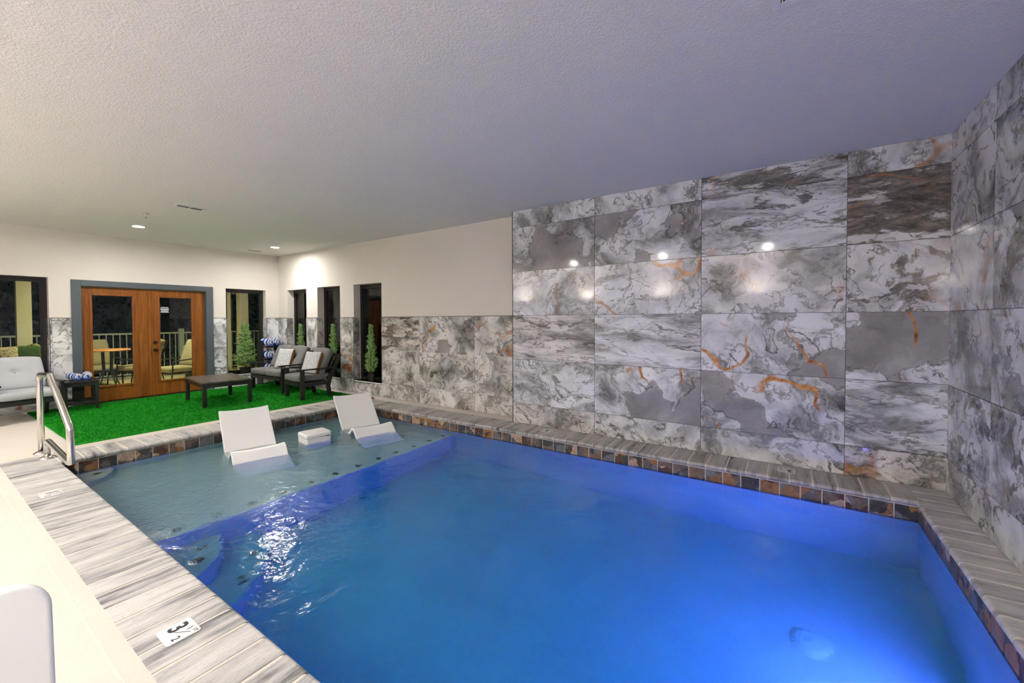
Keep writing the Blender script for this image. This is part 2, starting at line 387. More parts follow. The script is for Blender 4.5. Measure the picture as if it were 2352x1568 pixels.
# ---- tiled end wall (long side, right part)
w=MB(); w.box(XT,XT+.35,YR-.15,YE,-.1,CZ+.02); wr=struct(w.build('wall_long_side',M['grout']))
LT={ # (col,row): col 0 nearest the corner with the recess, rows from bottom
 (0,0):dict(d=.25,p=.50,s=.11,o=.1,w=.4),(1,0):dict(d=.45,p=.1,s=.22,w=.1),(2,0):dict(d=.45,s=.33,w=.1),(3,0):dict(d=.05,s=.44,o=.35,w=.5),
 (0,1):dict(d=.5,p=.32,s=.55,b=.2),(1,1):dict(d=.2,p=.62,o=.75,s=.66),(2,1):dict(d=.15,p=.74,o=.8,s=.77),(3,1):dict(d=.45,s=.88,b=.7),
 (0,2):dict(d=.62,b=1,s=.15,w=.35),(1,2):dict(d=.45,b=.9,s=.25),(2,2):dict(d=.15,p=.74,o=.65,s=.35),(3,2):dict(d=.1,p=.66,o=.9,s=.45,w=.1),
 (0,3):dict(d=.15,s=.56,o=.3),(1,3):dict(d=.45,s=.65,o=.62),(2,3):dict(d=.25,s=.75,w=.2,o=.25),(3,3):dict(d=.62,p=.40,s=.85,w=.3,o=.15),
 (0,4):dict(d=.3,p=.75,s=.05,w=.2,o=.1),(1,4):dict(d=.5,p=.58,s=.17,w=.1,o=.1),(2,4):dict(d=.55,b=.8,s=.29,o=.2),(3,4):dict(d=.85,b=.7,s=.39,w=.5,o=.3),
 (0,5):dict(d=.35,s=.49,o=.25),(1,5):dict(d=.1,p=.3,s=.59,w=.1),(2,5):dict(d=.75,b=1,s=.69,o=.3),(3,5):dict(d=.2,s=.79,o=.4,w=.2)}
mb=MB(); tiles(mb,lambda u,v,d:(XT-d,YE-u,v),[0,1.22,2.44,3.66,YE-YR],VE,[],lambda i,j:LT[(i if i<3 else 3,j)])
mb.build('marble_tiles',M['marble'],wr,fix=False)
t=MB(); t.box(XT-.013,XT+.002,YE-.001,YE+.006,0,CZ); t.build('edge_trim',M['blk'],wr)

# ---- recessed wall with three windows (X = XR)
LW=[(8.83,9.62,.262,2.14),(7.59,8.40,.262,2.15),(6.30,7.14,.255,2.145)]
w=MB()
rs=[(YE,YB+.3,-.1,CZ+.02)]
for h in LW: rs=rect_minus(rs,h)
for (a,b_,c,d_) in rs: w.box(XR,XR+.22,a,b_,c,d_)
w.box(XR-.216,XR,YE-.3,YE,-.1,CZ) if False else None
wl=struct(w.build('wall_recessed_side',M['cream']))
mb=MB(); bk=MB()
RT=[dict(d=.35,p=.3,s=.31,w=.5),dict(d=.05,s=.41,w=.4,o=.1),dict(d=.35,p=.1,s=.51,w=.5),dict(d=.3,s=.12,w=.3),dict(d=.2,s=.2,w=.2,p=.1),dict(d=.45,s=.61,w=.5),
    dict(d=.5,s=.71,w=.5,o=.2),dict(d=.1,s=.81,w=.4,o=.2),dict(d=.2,p=.2,s=.91,w=.5),dict(d=.45,s=.24,w=.4,o=.9),dict(d=.1,s=.34,w=.2),dict(d=.1,p=.4,s=.46,w=.2),
    dict(d=.1,p=.5,s=.53,w=.5,o=.35),dict(d=.15,p=.62,s=.63,o=.75,w=.4),dict(d=.75,b=.8,s=.73,w=.7,o=.2),dict(d=.1,s=.83,w=.3),dict(d=.2,s=.93,w=.2),dict(d=.1,p=.5,s=.99,w=.1)]
ue=[YE,4.075,5.295,6.515,7.735,8.955,YB]
hl=[(a,b_,c-.02,d_) for a,b_,c,d_ in LW]
tiles(mb,lambda u,v,d:(XR-d,u,v),ue,[0,.278,.888,DAD],hl,lambda i,j:RT[min(j*6+i,17)])
for (a,b_,c,d_) in LW:   # tiled reveals (far jamb and near jamb) and sill
    for yy,sg in ((b_,-1),(a,1)):
        tiles(mb,lambda u,v,d,yy=yy,sg=sg:(XR-.01+u,yy+sg*d,v),[0,.13],[c,.888,DAD],[],lambda i,j,a=a:dict(d=.35,p=.45,s=(a*.37+j*.3)%1,w=.5))
mb.build('marble_tiles',M['marble'],wl,fix=False)
t=MB(); prev=YE
segs=[(YE,6.30),(7.14,7.59),(8.40,8.83),(9.62,YB)]
for a,b_ in segs: t.box(XR-.014,XR+.001,a,b_,DAD-.001,DAD+.005)
for (a,b_,c,d_) in LW:
    t.box(XR-.014,XR+.001,a-.006,a,c-.02,DAD); t.box(XR-.014,XR+.001,b_,b_+.006,c-.02,DAD); t.box(XR-.014,XR+.001,a-.006,b_+.006,c-.026,c-.02)
t.build('edge_trim',M['blk'],wl)
def window(idx,name_par,P,w0,w1,z0,z1,depth,fr=.05,mull=True):
    """P(u,v,d)->xyz, d into the wall"""
    def bx(mbb,u0,u1,v0,v1,d0,d1):
        c=[P(u,v,d) for d in (d0,d1) for v in (v0,v1) for u in (u0,u1)]
        mbb.mesh([Vector(q) for q in c],[(0,2,3,1),(4,5,7,6),(0,1,5,4),(2,6,7,3),(0,4,6,2),(1,3,7,5)])
    f=MB()
    for (u0,u1,v0,v1) in ((w0,w0+fr,z0,z1),(w1-fr,w1,z0,z1),(w0+fr,w1-fr,z0,z0+fr),(w0+fr,w1-fr,z1-fr,z1)):
        bx(f,u0,u1,v0,v1,depth,depth+.06)
    g2=fr+.022
    for (u0,u1,v0,v1) in ((w0+fr,w0+g2,z0+fr,z1-fr),(w1-g2,w1-fr,z0+fr,z1-fr),(w0+g2,w1-g2,z0+fr,z0+g2),(w0+g2,w1-g2,z1-g2,z1-fr)):
        bx(f,u0,u1,v0,v1,depth+.012,depth+.05)
    o=struct(f.build('window_%d'%idx,M['bronze']))
    p=MB(); bx(p,w0+g2,w1-g2,z0+g2,z1-g2,depth+.028,depth+.034); p.build('pane',M['pane'],o)
    s=MB(); bx(s,w0,w1,z0-.02,z0,-.005,depth+.06); s.build('sill',M['mtile'],o)
    return o
for k,(a,b_,c,d_) in enumerate(LW): window(k+3,'',lambda u,v,d:(XR+d,u,v),a,b_,c,d_,.15)

# ---- back wall: window_1, door, window_2
BW=[(-.55,1.402,.60,2.165),(3.958,4.775,.262,2.138)]; DR=(1.655,3.712,0,2.15)
w=MB(); rs=[(XL-.2,XR,-.1,CZ+.02)]
for h in BW+[(1.76,3.60,0,2.05)]: rs=rect_minus(rs,h)
for (a,b_,c,d_) in rs: w.box(a,b_,YB,YB+.22,c,d_)
wb=struct(w.build('wall_back',M['cream']))
mb=MB(); st=[dict(d=.4,s=.07,w=.1),dict(d=.35,s=.17,w=.2,o=.15),dict(d=.4,s=.27,b=.4,o=.5),dict(d=.4,s=.37,w=.2),dict(d=.45,s=.42,w=.1),dict(d=.1,p=.3,s=.52),dict(d=.15,p=.35,s=.62)]
tiles(mb,lambda u,v,d:(u,YB-d,v),[XL,-1.0,.2,1.43,2.65,3.3,4.79,XR],[0,.278,.888,DAD],[(a,b_,c-.02,d_) for a,b_,c,d_ in BW]+[DR],lambda i,j:dict(st[min(6,i)],s=(st[min(6,i)]['s']+j*.31)%1))
for (a,b_,c,d_) in BW:
    for xx,sg in ((b_,-1),(a,1)):
        tiles(mb,lambda u,v,d,xx=xx,sg=sg:(xx+sg*d,YB-.01+u,v),[0,.14],[c,.888,DAD],[],lambda i,j,a=a:dict(d=.2,s=(a*.37+j*.3)%1,w=.1))
mb.build('marble_tiles',M['marble'],wb,fix=False)
t=MB()
for a,b_ in ((XL,-.55),(1.402,1.655),(3.712,3.958),(4.775,XR)): t.box(a,b_,YB-.014,YB+.001,DAD-.001,DAD+.005)
for (a,b_,c,d_) in BW:
    t.box(a-.006,a,YB-.014,YB+.001,c-.02,DAD); t.box(b_,b_+.006,YB-.014,YB+.001,c-.02,DAD); t.box(a-.006,b_+.006,YB-.014,YB+.001,c-.026,c-.02)
t.build('edge_trim',M['blk'],wb)
for k,(a,b_,c,d_) in enumerate(BW): window(k+1,'',lambda u,v,d:(u,YB+d,v),a,b_,c,d_,.13,fr=.055)

# ---- french door
def rbox(mbb,x0,x1,y0,y1,z0,z1): mbb.box(x0,x1,y0,y1,z0,z1)
d=bpy.data.objects.new('door_1',None); COL.objects.link(d); struct(d); d.location=(2.684,YB,0)
OFF=Matrix.Translation((-2.684,-YB,0))
c=MB(); c.box(1.655,1.772,YB-.03,YB+.02,0,2.15); c.box(3.588,3.712,YB-.03,YB+.02,0,2.15); c.box(1.772,3.588,YB-.03,YB+.02,2.055,2.15)
c.box(1.76,1.772,YB+.02,YB+.16,0,2.055); c.box(3.588,3.60,YB+.02,YB+.16,0,2.055); c.box(1.772,3.588,YB+.02,YB+.16,2.04,2.055)
c.build('casing',M['trimgrey'],d,xf=OFF,bevel=.003)
c=MB(); c.box(1.772,3.588,YB-.005,YB+.13,0,.022); c.build('threshold',M['hard'],d,xf=OFF)
for nm,(x0,x1,g0,g1) in {'l':(1.775,2.680,1.915,2.445),'r':(2.700,3.575,2.846,3.360)}.items():
    lf=MB(); y0,y1=YB+.045,YB+.09; z0,z1=.025,2.035; gz0,gz1=.30,1.895
    lf.box(x0,g0,y0,y1,z0,z1); lf.box(g1,x1,y0,y1,z0,z1); lf.box(g0,g1,y0,y1,z0,gz0); lf.box(g0,g1,y0,y1,gz1,z1)
    leaf=lf.build('door_leaf',M['door'],d,xf=OFF,bevel=.002)
    mo=MB(); e=.035
    for (a,b_,cc,dd) in ((g0-e,g0,gz0-e,gz1+e),(g1,g1+e,gz0-e,gz1+e),(g0,g1,gz0-e,gz0),(g0,g1,gz1,gz1+e)):
        mo.box(a,b_,y0-.014,y0+.001,cc,dd)
    mo.build('glazing_bead',M['door'],leaf,bevel=.006)
    p=MB(); p.box(g0,g1,y0+.02,y0+.026,gz0,gz1); p.build('pane',M['pane'],leaf)
    if nm=='r':
        a=MB(); a.box(2.672,2.706,y0-.016,y0+.0,z0,z1); a.build('astragal',M['door'],leaf,bevel=.004)
        k=MB(); kx=2.765
        prof=[(0,-.062),(.016,-.060),(.027,-.05),(.028,-.038),(.018,-.028),(.010,-.02),(.010,-.008),(.032,-.006),(.033,0)]
        vs=MB(); vs.lathe(prof,n=20)
        T=Matrix.Translation((kx,y0,.89))@Matrix.Rotation(R(-90),4,'X')
        k.v=[tuple(T@Vector((q[0],q[1],-q[2]))) for q in vs.v]; k.v=[(x,2*y0-y if y>y0 else y,z) for x,y,z in k.v]
        k.f,k.m,k.a,k.b,k.uv=vs.f,vs.m,vs.a,vs.b,vs.uv
        k.build('door_knob',M['hard'],leaf,smooth=True)
        b2=MB(); b2.cyl((kx,y0,1.03),(kx,y0-.02,1.03),.030,.026,20); b2.cyl((kx,y0-.02,1.03),(kx,y0-.03,1.03),.012,n=12); b2.build('deadbolt',M['hard'],leaf)
        s=MB(); yy=y0+.0185; rnd=random.Random(3)
        for row,(zz,hh,x0s,x1s) in enumerate(((1.705,.016,2.868,2.985),(1.672,.020,2.860,2.992),(1.645,.011,2.872,2.985),(1.628,.011,2.868,2.988),(1.611,.010,2.862,2.99))):
            x=x0s
            while x<x1s:
                l=rnd.uniform(.005,.02) if row!=1 else .14
                s.box(x,min(x+l,x1s),yy-.001,yy,zz-hh/2,zz+hh/2); x+=l+.0022
        s.build('decal',M['sticker'],leaf)

# ---- near right wall, left wall
w=MB(); w.box(XL-.2,XT+.35,YR-.25,YR,-.1,CZ+.02); wn=struct(w.build('wall_right',M['grout']))
mb=MB(); rr=random.Random(5)
sty={}
def rs_(i,j):
    if (i,j) not in sty: sty[(i,j)]=dict(d=rr.uniform(.25,.7),p=rr.choice([0,.2,.5,.6]),o=rr.choice([0,.1,.3]),b=0,s=rr.random(),w=rr.uniform(0,.3))
    return sty[(i,j)]
tiles(mb,lambda u,v,d:(XT-u,YR+d,v),[0.0,.87,2.09,3.31,4.53,5.75,XT-XL],VE,[],rs_)
mb.build('marble_tiles',M['marble'],wn,fix=False)
w=MB(); w.box(XL-.2,XL,YR-.2,YB+.3,-.1,CZ+.02); struct(w.build('wall_left',M['cream']))
w=MB(); w.box(XL-.2,XR+.4,YR-.25,YB+.3,CZ,CZ+.12); struct(w.build('ceiling',M['ceil']))

# ---- deck floor (with a scored line along the pool), coping, pool
fl=MB()
fl.box(XL,.555,YR,6.68,-.12,-.002); fl.box(XL,XR,6.68,YB+.01,-.12,-.002); fl.box(4.84,XR,YE,6.68,-.12,-.002)
struct(fl.build('floor',M['deck']))
fl=MB(); fl.box(.478,.483,YR,6.6,-.004,.0005); fl.build('floor_score_line',M['lgrout'],bpy.data.objects['floor'])
TH=.045
def nose(w,tip):   # profile across coping: 0 = outer edge, w = pool wall, tip = overhang
    p=[(0,-TH),(0,0)]; W=w+tip; r=TH/2
    for k in range(9):
        t=PI/2-PI*k/8; p.append((W-r+r*math.cos(t),-r+r*math.sin(t)))
    return p
def coping(name,axis,outer,wall,a0,a1,sgn,weather=0,off=0.,ends=(0,0)):
    """axis = running direction; outer edge coordinate, wall coordinate, sgn=+1 if pool lies at larger coordinate"""
    mb=MB(); w=abs(wall-outer); prof=[(outer+sgn*u,z) for u,z in nose(w,.025)]
    gprof=[(outer+sgn*u*.992,z-.004 if z>-TH/2 else z+.002) for u,z in nose(w,.021)]
    a=a0+off; rr=random.Random(name)
    L=.172; GP=.015
    while a<a1:
        b_=min(a+L-GP,a1)
        if b_-a>.02:
            mb.prism(prof,axis,a,b_,0,(rr.random(),0 if axis==1 else 1,weather,0))
        a+=L
    mb.prism(gprof,axis,a0,a1,1)
    return struct(mb.build(name,[M['coping'],M['lgrout']],bevel=.004,seg=2))
coping('trim_1',1,.555,PX0,YR+.01,6.68,1)
coping('trim_2',0,6.68,PY1,PX0-.0,4.84,-1,.25,off=.03)
coping('trim_3',1,4.838,PX1,PY0-.02,PY1,-1,.75,off=.02)
coping('trim_4',0,YR+.0,PY0,PX0,4.838,1,.35,off=.0)
for o in ('trim_1','trim_2','trim_3','trim_4'): pass
# pool basin
pb=MB(); X0,X1,Y0,Y1=PX0,PX1,PY0,PY1; zt=-.20; T=.10
pb.box(X0-T,X0,Y0-T,Y1+T,FL-T,zt); pb.box(X1,X1+T,Y0-T,Y1+T,FL-T,zt); pb.box(X0,X1,Y0-T,Y0,FL-T,zt); pb.box(X0,X1,Y1,Y1+T,FL-T,zt)
pb.box(X0,X1,Y0,Y1,FL-T,FL)
SE=4.00
basin=struct(pb.build('pool_basin',M['plaster']))
sh=MB()
r=.03; prof=[(SE,FL+.001)]+[(SE+r-r*math.cos(t*PI/16),SH-r+r*math.sin(t*PI/16)) for t in range(9)]+[(Y1,SH),(Y1,FL+.001)]
sh.prism(prof,0,X0,X1); sh.build('sun_shelf',M['plaster'],basin)
def quarter(cx,cy,r,z,name,a0,a1,zb):
    mb=MB(); n=24; pts=[(cx,cy)]+[(cx+r*math.cos(R(a0+(a1-a0)*k/n)),cy+r*math.sin(R(a0+(a1-a0)*k/n))) for k in range(n+1)]
    mb.prism(pts,2,zb,z); return mb.build(name,M['plaster'],basin,bevel=.018)
quarter(PX0,SE,.90,-.88,'step',-90,0,FL); quarter(PX0,SE,.58,-.64,'step',-90,0,-.88)
quarter(PX0,PY1,.42,-.25,'step',-90,0,SH)
def dot(x,y,z):
    k=MB(); k.box(-.027,.027,-.027,.027,0,.003,T=Matrix.Rotation(R(45),4,'Z')); k.build('marker_tile',M['dot'],basin,xf=Matrix.Translation((x,y,z)))
for k in range(12): dot(4.36-.283*k,SE+.115,SH)
for a in (-68,-42,-18): dot(PX0+.46*math.cos(R(a)),SE+.46*math.sin(R(a)),-.64)
for a in (-72,-50,-27): dot(PX0+.79*math.cos(R(a)),SE+.79*math.sin(R(a)),-.88)
for a in (-70,-25): dot(PX0+.30*math.cos(R(a)),PY1+.30*math.sin(R(a)),-.25)
# waterline slate band
wt=MB(); rr=random.Random(11); TL=.155
def band(P,a0,a1):
    a=a0
    while a<a1-.02:
        b_=min(a+TL-.009,a1); s=(rr.random(),rr.random(),0,0)
        q=lambda u,v,dd:P(u,v,dd)
        z1,z0=-TH-.008,-TH-.155
        wt.poly([P(a,z0,.008),P(b_,z0,.008),P(b_,z1,.008),P(a,z1,.008)],0,s); 
        for (u0,v0,u1,v1) in ((a,z0,b_,z0),(b_,z0,b_,z1),(b_,z1,a,z1),(a,z1,a,z0)): wt.poly([P(u0,v0,0),P(u1,v1,0),P(u1,v1,.008),P(u0,v0,.008)],0,s)
        a+=TL
    wt.poly([P(a0,-.22,.004),P(a1,-.22,.004),P(a1,-TH+.0,.004),P(a0,-TH,.004)],1)
band(lambda u,v,d:(X0+d,u,v),Y0,Y1); band(lambda u,v,d:(X1-d,u,v),Y0,Y1); band(lambda u,v,d:(u,Y0+d,v),X0,X1); band(lambda u,v,d:(u,Y1-d,v),X0,X1)
wt.build('waterline_tiles',[M['slate'],M['wgrout']],basin,fix=False)
e=MB()
for P in ((X0,X0+.0001),):
    pass
for (x0,x1,y0,y1) in ((X0-.06,X0+.0,Y0-.06,Y1+.06),(X1,X1+.06,Y0-.06,Y1+.06),(X0,X1,Y0-.06,Y0),(X0,X1,Y1,Y1+.06)): e.box(x0,x1,y0,y1,-.215,-TH)
e.build('basin_rim',M['wgrout'],basin)
# main drain
dr=MB(); dr.lathe([(0,.024),(.045,.023),(.049,.020),(.053,.022),(.098,.016),(.114,0)],n=40)
tag(dr.build('drain_cover',M['white'],xf=Matrix.Translation((3.26,-.15,FL+.001)),smooth=True),'round white drain cover on the deep pool floor near the right wall','drain cover')
# pool light in the near wall and one in the left wall
def pool_light(x,y,z,axis,label):
    o=thing('pool_light',label,'pool light',(x,y,z),0,'underwater lights in the pool walls')
    rot=Matrix.Rotation(R(-90),4,'X') if axis=='y' else Matrix.Rotation(R(90),4,'Y')
    a=MB(); a.lathe([(.085,0),(.115,0),(.118,.012),(.10,.02),(.085,.014)],n=36); a.build('ring',M['steel'],o,smooth=True,xf=rot)
    a=MB(); a.disc(.084,.010); a.build('lens',M['led'],o,xf=rot)
pool_light(2.72,PY0,-.50,'y','glowing blue light in the right pool wall below the white drain')
# water body
wb_=MB(); wb_.box(X0-.012,X1+.012,Y0-.012,Y1+.012,FL-.03,WZ)
tag(wb_.build('pool_water',M['water']),'still blue lit water filling the indoor pool','water',kind='stuff')

# ------------------------------------------------------------------ depth markers
def textmesh(body,size,name,mat,parent,loc,rz=0,sx=1.,bold=0.):
    cu=bpy.data.curves.new('t','FONT'); cu.body=body; cu.size=size; cu.align_x='CENTER'; cu.align_y='CENTER'; cu.extrude=.0004; cu.offset=bold
    o=bpy.data.objects.new('t',cu); COL.objects.link(o); dg=bpy.context.evaluated_depsgraph_get()
    me=bpy.data.meshes.new_from_object(o.evaluated_get(dg)); bpy.data.objects.remove(o)
    me.materials.clear(); me.materials.append(mat)
    r=bpy.data.objects.new(name,me); COL.objects.link(r); r.parent=parent; r.location=loc; r.rotation_euler=(0,0,rz); r.scale=(sx,1,1); return r
def marker(x,y,rz,whole,half,label,w=.142,h=.132):
    o=thing('depth_marker',label,'depth marker',(x,y,.0005),rz,'depth markers on the coping')
    a=MB(); r=.012; pts=[]
    for cx,cy,t0 in ((w/2-r,h/2-r,0),(-w/2+r,h/2-r,90),(-w/2+r,-h/2+r,180),(w/2-r,-h/2+r,270)):
        for k in range(5): pts.append((cx+r*math.cos(R(t0+k*22.5)),cy+r*math.sin(R(t0+k*22.5))))
    a.prism(pts,2,0,.003); a.build('plate',M['mtile'],o)
    z=.0034
    if half:
        textmesh(whole,.105,'numeral',M['ink'],o,(-.030,.004,z),0,.95,.0025)
        textmesh('1',.040,'numeral',M['ink'],o,(.018,.036,z)); textmesh('2',.046,'numeral',M['ink'],o,(.044,-.026,z),0,1,.0005)
        s=MB(); s.box(-.0015,.0015,-.036,.036,0,.0005,T=Matrix.Rotation(R(-50),4,'Z')); s.build('fraction_bar',M['ink'],o,xf=Matrix.Translation((.020,.008,z)))
        textmesh('FT',.024,'lettering',M['ink'],o,(.052,.046,z))
    else:
        textmesh(whole,.105,'numeral',M['ink'],o,(-.012,.0,z),0,.95,.0025); textmesh('FT',.026,'lettering',M['ink'],o,(.046,.036,z))
marker(.704,2.336,R(-90),'3',1,'white 3 1/2 FT depth marker nearest the camera on left coping')
marker(.699,5.108,R(-90),'1',1,'white 1 1/2 FT depth marker on left coping before handrail')
marker(4.67,2.58,R(90),'3',0,'white 3 FT depth marker under the marble wall')
marker(4.67,-.01,R(90),'3',1,'white 3 1/2 FT depth marker under the marble wall near the right corner')
marker(4.69,5.13,R(90),'1',1,'white 1 1/2 FT depth marker behind the right white lounger')

# ------------------------------------------------------------------ turf
TX0,TX1,TY0,TY1=1.13,4.86,6.87,9.93
tf=MB(); tf.box(TX0,TX1,TY0,TY1,-.0015,.012); turf=tf.build('turf_rug',M['turf'])
tag(turf,'bright green artificial turf rug between pool and wooden doors','rug')
N=90000
px=rng.uniform(TX0,TX1,N); py=rng.uniform(TY0,TY1,N); an=rng.uniform(0,2*PI,N); hh=rng.uniform(.012,.024,N); ww=.004
le=rng.normal(0,.009,(N,2))
V=np.zeros((N,3,3),dtype=np.float32)
V[:,0,0]=px-ww*np.cos(an); V[:,0,1]=py-ww*np.sin(an); V[:,0,2]=.010
V[:,1,0]=px+ww*np.cos(an); V[:,1,1]=py+ww*np.sin(an); V[:,1,2]=.010
V[:,2,0]=px+le[:,0]; V[:,2,1]=py+le[:,1]; V[:,2,2]=.010+hh
me=bpy.data.meshes.new('grass_blades'); me.vertices.add(3*N); me.vertices.foreach_set('co',V.ravel())
me.loops.add(3*N); me.loops.foreach_set('vertex_index',np.arange(3*N,dtype=np.int32)); me.polygons.add(N); me.polygons.foreach_set('loop_start',np.arange(0,3*N,3,dtype=np.int32))
me.materials.append(M['blade']); me.update(calc_edges=True)
o=bpy.data.objects.new('grass_blades',me); COL.objects.link(o); o.parent=turf; o['kind']='stuff'

# ------------------------------------------------------------------ cushions
def cushion(w,h,t,name,mat,parent,xf,puff=.55,p=5,tufts=(),n=26,edge=.45,mat2=None,top=0.,pinch=0.):
    """cushion lying in local xy with thickness along z"""
    mb=MB(); grid={}
    def T(x,y):
        e=max(0,(1-abs(x)**p)*(1-abs(y)**p)); v=edge+(1-edge)*e**puff
        for tx,ty,td in tufts: v-=td*math.exp(-(((x-tx)*w/2)**2+((y-ty)*h/2)**2)/(.035**2))+td*.35*math.exp(-(((x-tx)*w/2)**2+((y-ty)*h/2)**2)/(.12**2))
        return max(v,.02)*t/2
    vs=[];uv=[]
    for s in (1,-1):
        for j in range(n+1):
            for i in range(n+1):
                x=-1+2*i/n; y=-1+2*j/n
                x=math.copysign(abs(x)**.8,x); y=math.copysign(abs(y)**.8,y)
                cx=x*w/2*(1-pinch*(1-y*y))*(1-.035*y**8); cy=y*h/2*(1-pinch*(1-x*x))*(1-.035*x**8)
                vs.append((cx,cy+ (top*(1-x*x) if y>0 else 0)*abs(y),s*T(x,y)*((.45 if s>0 else 1.35) if mat2 else (1 if s>0 else .85))))
    K=(n+1)**2
    def uvq(i,j): return (i/n,j/n)
    for s in (0,1):
        for j in range(n):
            for i in range(n):
                a=s*K+j*(n+1)+i; q=(a,a+1,a+n+2,a+n+1)
                mb.f.append(q if s==0 else q[::-1]); mb.m.append(0 if s==0 else (1 if mat2 else 0)); mb.a.append((0,0,0,0)); mb.b.append((0,0,0,0))
                c=[uvq(i,j),uvq(i+1,j),uvq(i+1,j+1),uvq(i,j+1)]; mb.uv.append(c if s==0 else c[::-1])
    ring=[i for i in range(n+1)]+[j*(n+1)+n for j in range(1,n+1)]+[n*(n+1)+i for i in range(n-1,-1,-1)]+[j*(n+1) for j in range(n-1,0,-1)]
    for k in range(len(ring)):
        a,b_=ring[k],ring[(k+1)%len(ring)]
        mb.f.append((a,a+K,b_+K,b_)); mb.m.append(1 if mat2 else 0); mb.a.append((0,0,0,0)); mb.b.append((0,0,0,0)); mb.uv.append([(0,0)]*4)
    mb.v=vs
    return mb.build(name,[mat,mat2] if mat2 else mat,parent,smooth=True,xf=xf)

def seat_set(name,label,cat,loc,rz,W,ncush,group=None,cm='gcush'):
    o=thing(name,label,cat,loc,rz,group); hw=W/2; L=M['lumber']
    for s in (-1,1):
        f=MB(); f.box(s*hw-.022,s*hw+.022,-.34,-.27,0,.525); f.build('leg',L,o,bevel=.004)
        # boomerang rear post
        poly=[(.24,0),(.17,0),(.13,.20),(.15,.31),(.385,.79),(.43,.775),(.235,.33),(.205,.20)]
        f=MB(); f.prism(poly,0,s*hw-.020,s*hw+.020); f.build('leg',L,o,bevel=.004)
        f=MB(); f.box(s*hw-.045,s*hw+.030 if s>0 else s*hw+.045,-.39,.30,.525,.550); f.build('arm',L,o,bevel=.006)
        f=MB(); f.box(s*hw-.018,s*hw+.018,-.27,.15,.235,.31); f.build('side_rail',L,o,bevel=.003)
    f=MB(); f.box(-hw+.02,hw-.02,-.365,-.34,.245,.31); f.build('front_rail',L,o,bevel=.003)
    f=MB()
    for k in range(5): f.box(-hw+.02,hw-.02,-.33+k*.10,-.25+k*.10,.292,.31)
    f.build('seat_slats',L,o)
    f=MB(); n=int(W/.11)
    A=Vector((0,.16,.33)); B=Vector((0,.375,.77)); dd=(B-A).normalized(); nn=Vector((0,dd.z,-dd.y))
    for k in range(n):
        x=-hw+.06+(W-.12)*k/(n-1)
        for s0 in (0,):
            p=[A,A+nn*.016,B+nn*.016,B]
            vs=[q+Vector((x+e,0,0)) for e in (-.035,.035) for q in p]
            f.mesh(vs,[(0,1,2,3),(7,6,5,4),(0,4,5,1),(1,5,6,2),(2,6,7,3),(3,7,4,0)])
    f.box(-hw,hw,.375,.40,.735,.79); f.box(-hw,hw,.155,.185,.33,.38)
    f.build('back_slats',L,o)
    cw=(W-.05)/ncush
    for k in range(ncush):
        x=-W/2+.025+cw*(k+.5)
        cushion(cw-.006,.60,.135,'seat_cushion',M[cm],o,Matrix.Translation((x,-.075,.375)),puff=.30,p=9,edge=.62,n=22)
        ang=R(90-25)
        cushion(cw-.004,.50,.17,'back_cushion',M[cm],o,Matrix.Translation((x,.165,.645))@Matrix.Rotation(ang,4,'X'),puff=.42,p=4,edge=.40,tufts=((-.0,.08,.55),),n=30,top=.02)
        T=Matrix.Translation((x,.165,.645))@Matrix.Rotation(ang,4,'X')@Matrix.Translation((0,.02,.034))
        f=MB(); f.lathe([(0,.012),(.010,.010),(.017,.004),(.018,-.004),(.012,-.008)],n=16); f.build('tuft_button',M[cm],o,smooth=True,xf=T)
    return o
chair=seat_set('lounge_chair','charcoal slatted armchair with grey cushions at the turf edge by the window','armchair',(4.36,7.49,.012),R(-94.8),.62,1)
love=seat_set('loveseat','charcoal two seat loveseat with grey tufted cushions in the corner','loveseat',(4.50,8.80,.012),R(-88.8),1.17,2)
chl=seat_set('lounge_chair','pale grey cushioned charcoal armchair under the large left window','armchair',(1.00,9.36,.012),R(11),.66,1,cm='lcush')
# throw pillows
def throw(loc,rx,rz,label):
    T=Matrix.Translation(loc)@Matrix.Rotation(rz,4,'Z')@Matrix.Rotation(rx,4,'X')
    tag(cushion(.40,.42,.15,'throw_pillow',M['pprint'],None,T,puff=.6,p=3.5,edge=.34,mat2=M['ochre'],n=22,pinch=.05),label,'pillow','printed throw pillows')
throw((4.33,7.42,.655),R(70),R(-80),'white and blue printed throw pillow on the grey armchair')
throw((4.48,8.68,.655),R(70),R(-76),'white and blue printed throw pillow on the loveseat')

# ------------------------------------------------------------------ coffee table
t=thing('coffee_table','low charcoal coffee table with brown plank top on the turf','coffee table',(3.175,8.41,.012),R(-6.5))
W2,L2,Ht=.355,.565,.42
for sx in (-1,1):
    for sy in (-1,1):
        f=MB(); f.box(sx*W2-(.055 if sx>0 else 0),sx*W2+(0 if sx>0 else .055),sy*L2-(.055 if sy>0 else 0),sy*L2+(0 if sy>0 else .055),0,Ht-.025); f.build('leg',M['lumber'],t,bevel=.004)
f=MB(); 
f.box(-W2+.01,W2-.01,-L2+.008,-L2+.03,Ht-.095,Ht-.025); f.box(-W2+.01,W2-.01,L2-.03,L2-.008,Ht-.095,Ht-.025)
f.box(-W2+.008,-W2+.03,-L2+.03,L2-.03,Ht-.095,Ht-.025); f.box(W2-.03,W2-.008,-L2+.03,L2-.03,Ht-.095,Ht-.025)
f.build('apron',M['lumber'],t)
for k in range(5):
    f=MB(); a=-W2-.012+k*(2*W2+.024)/5; f.box(a+.002,a+(2*W2+.024)/5-.002,-L2-.012,L2+.012,Ht-.025,Ht); f.build('plank',M['plank'],t,bevel=.003)

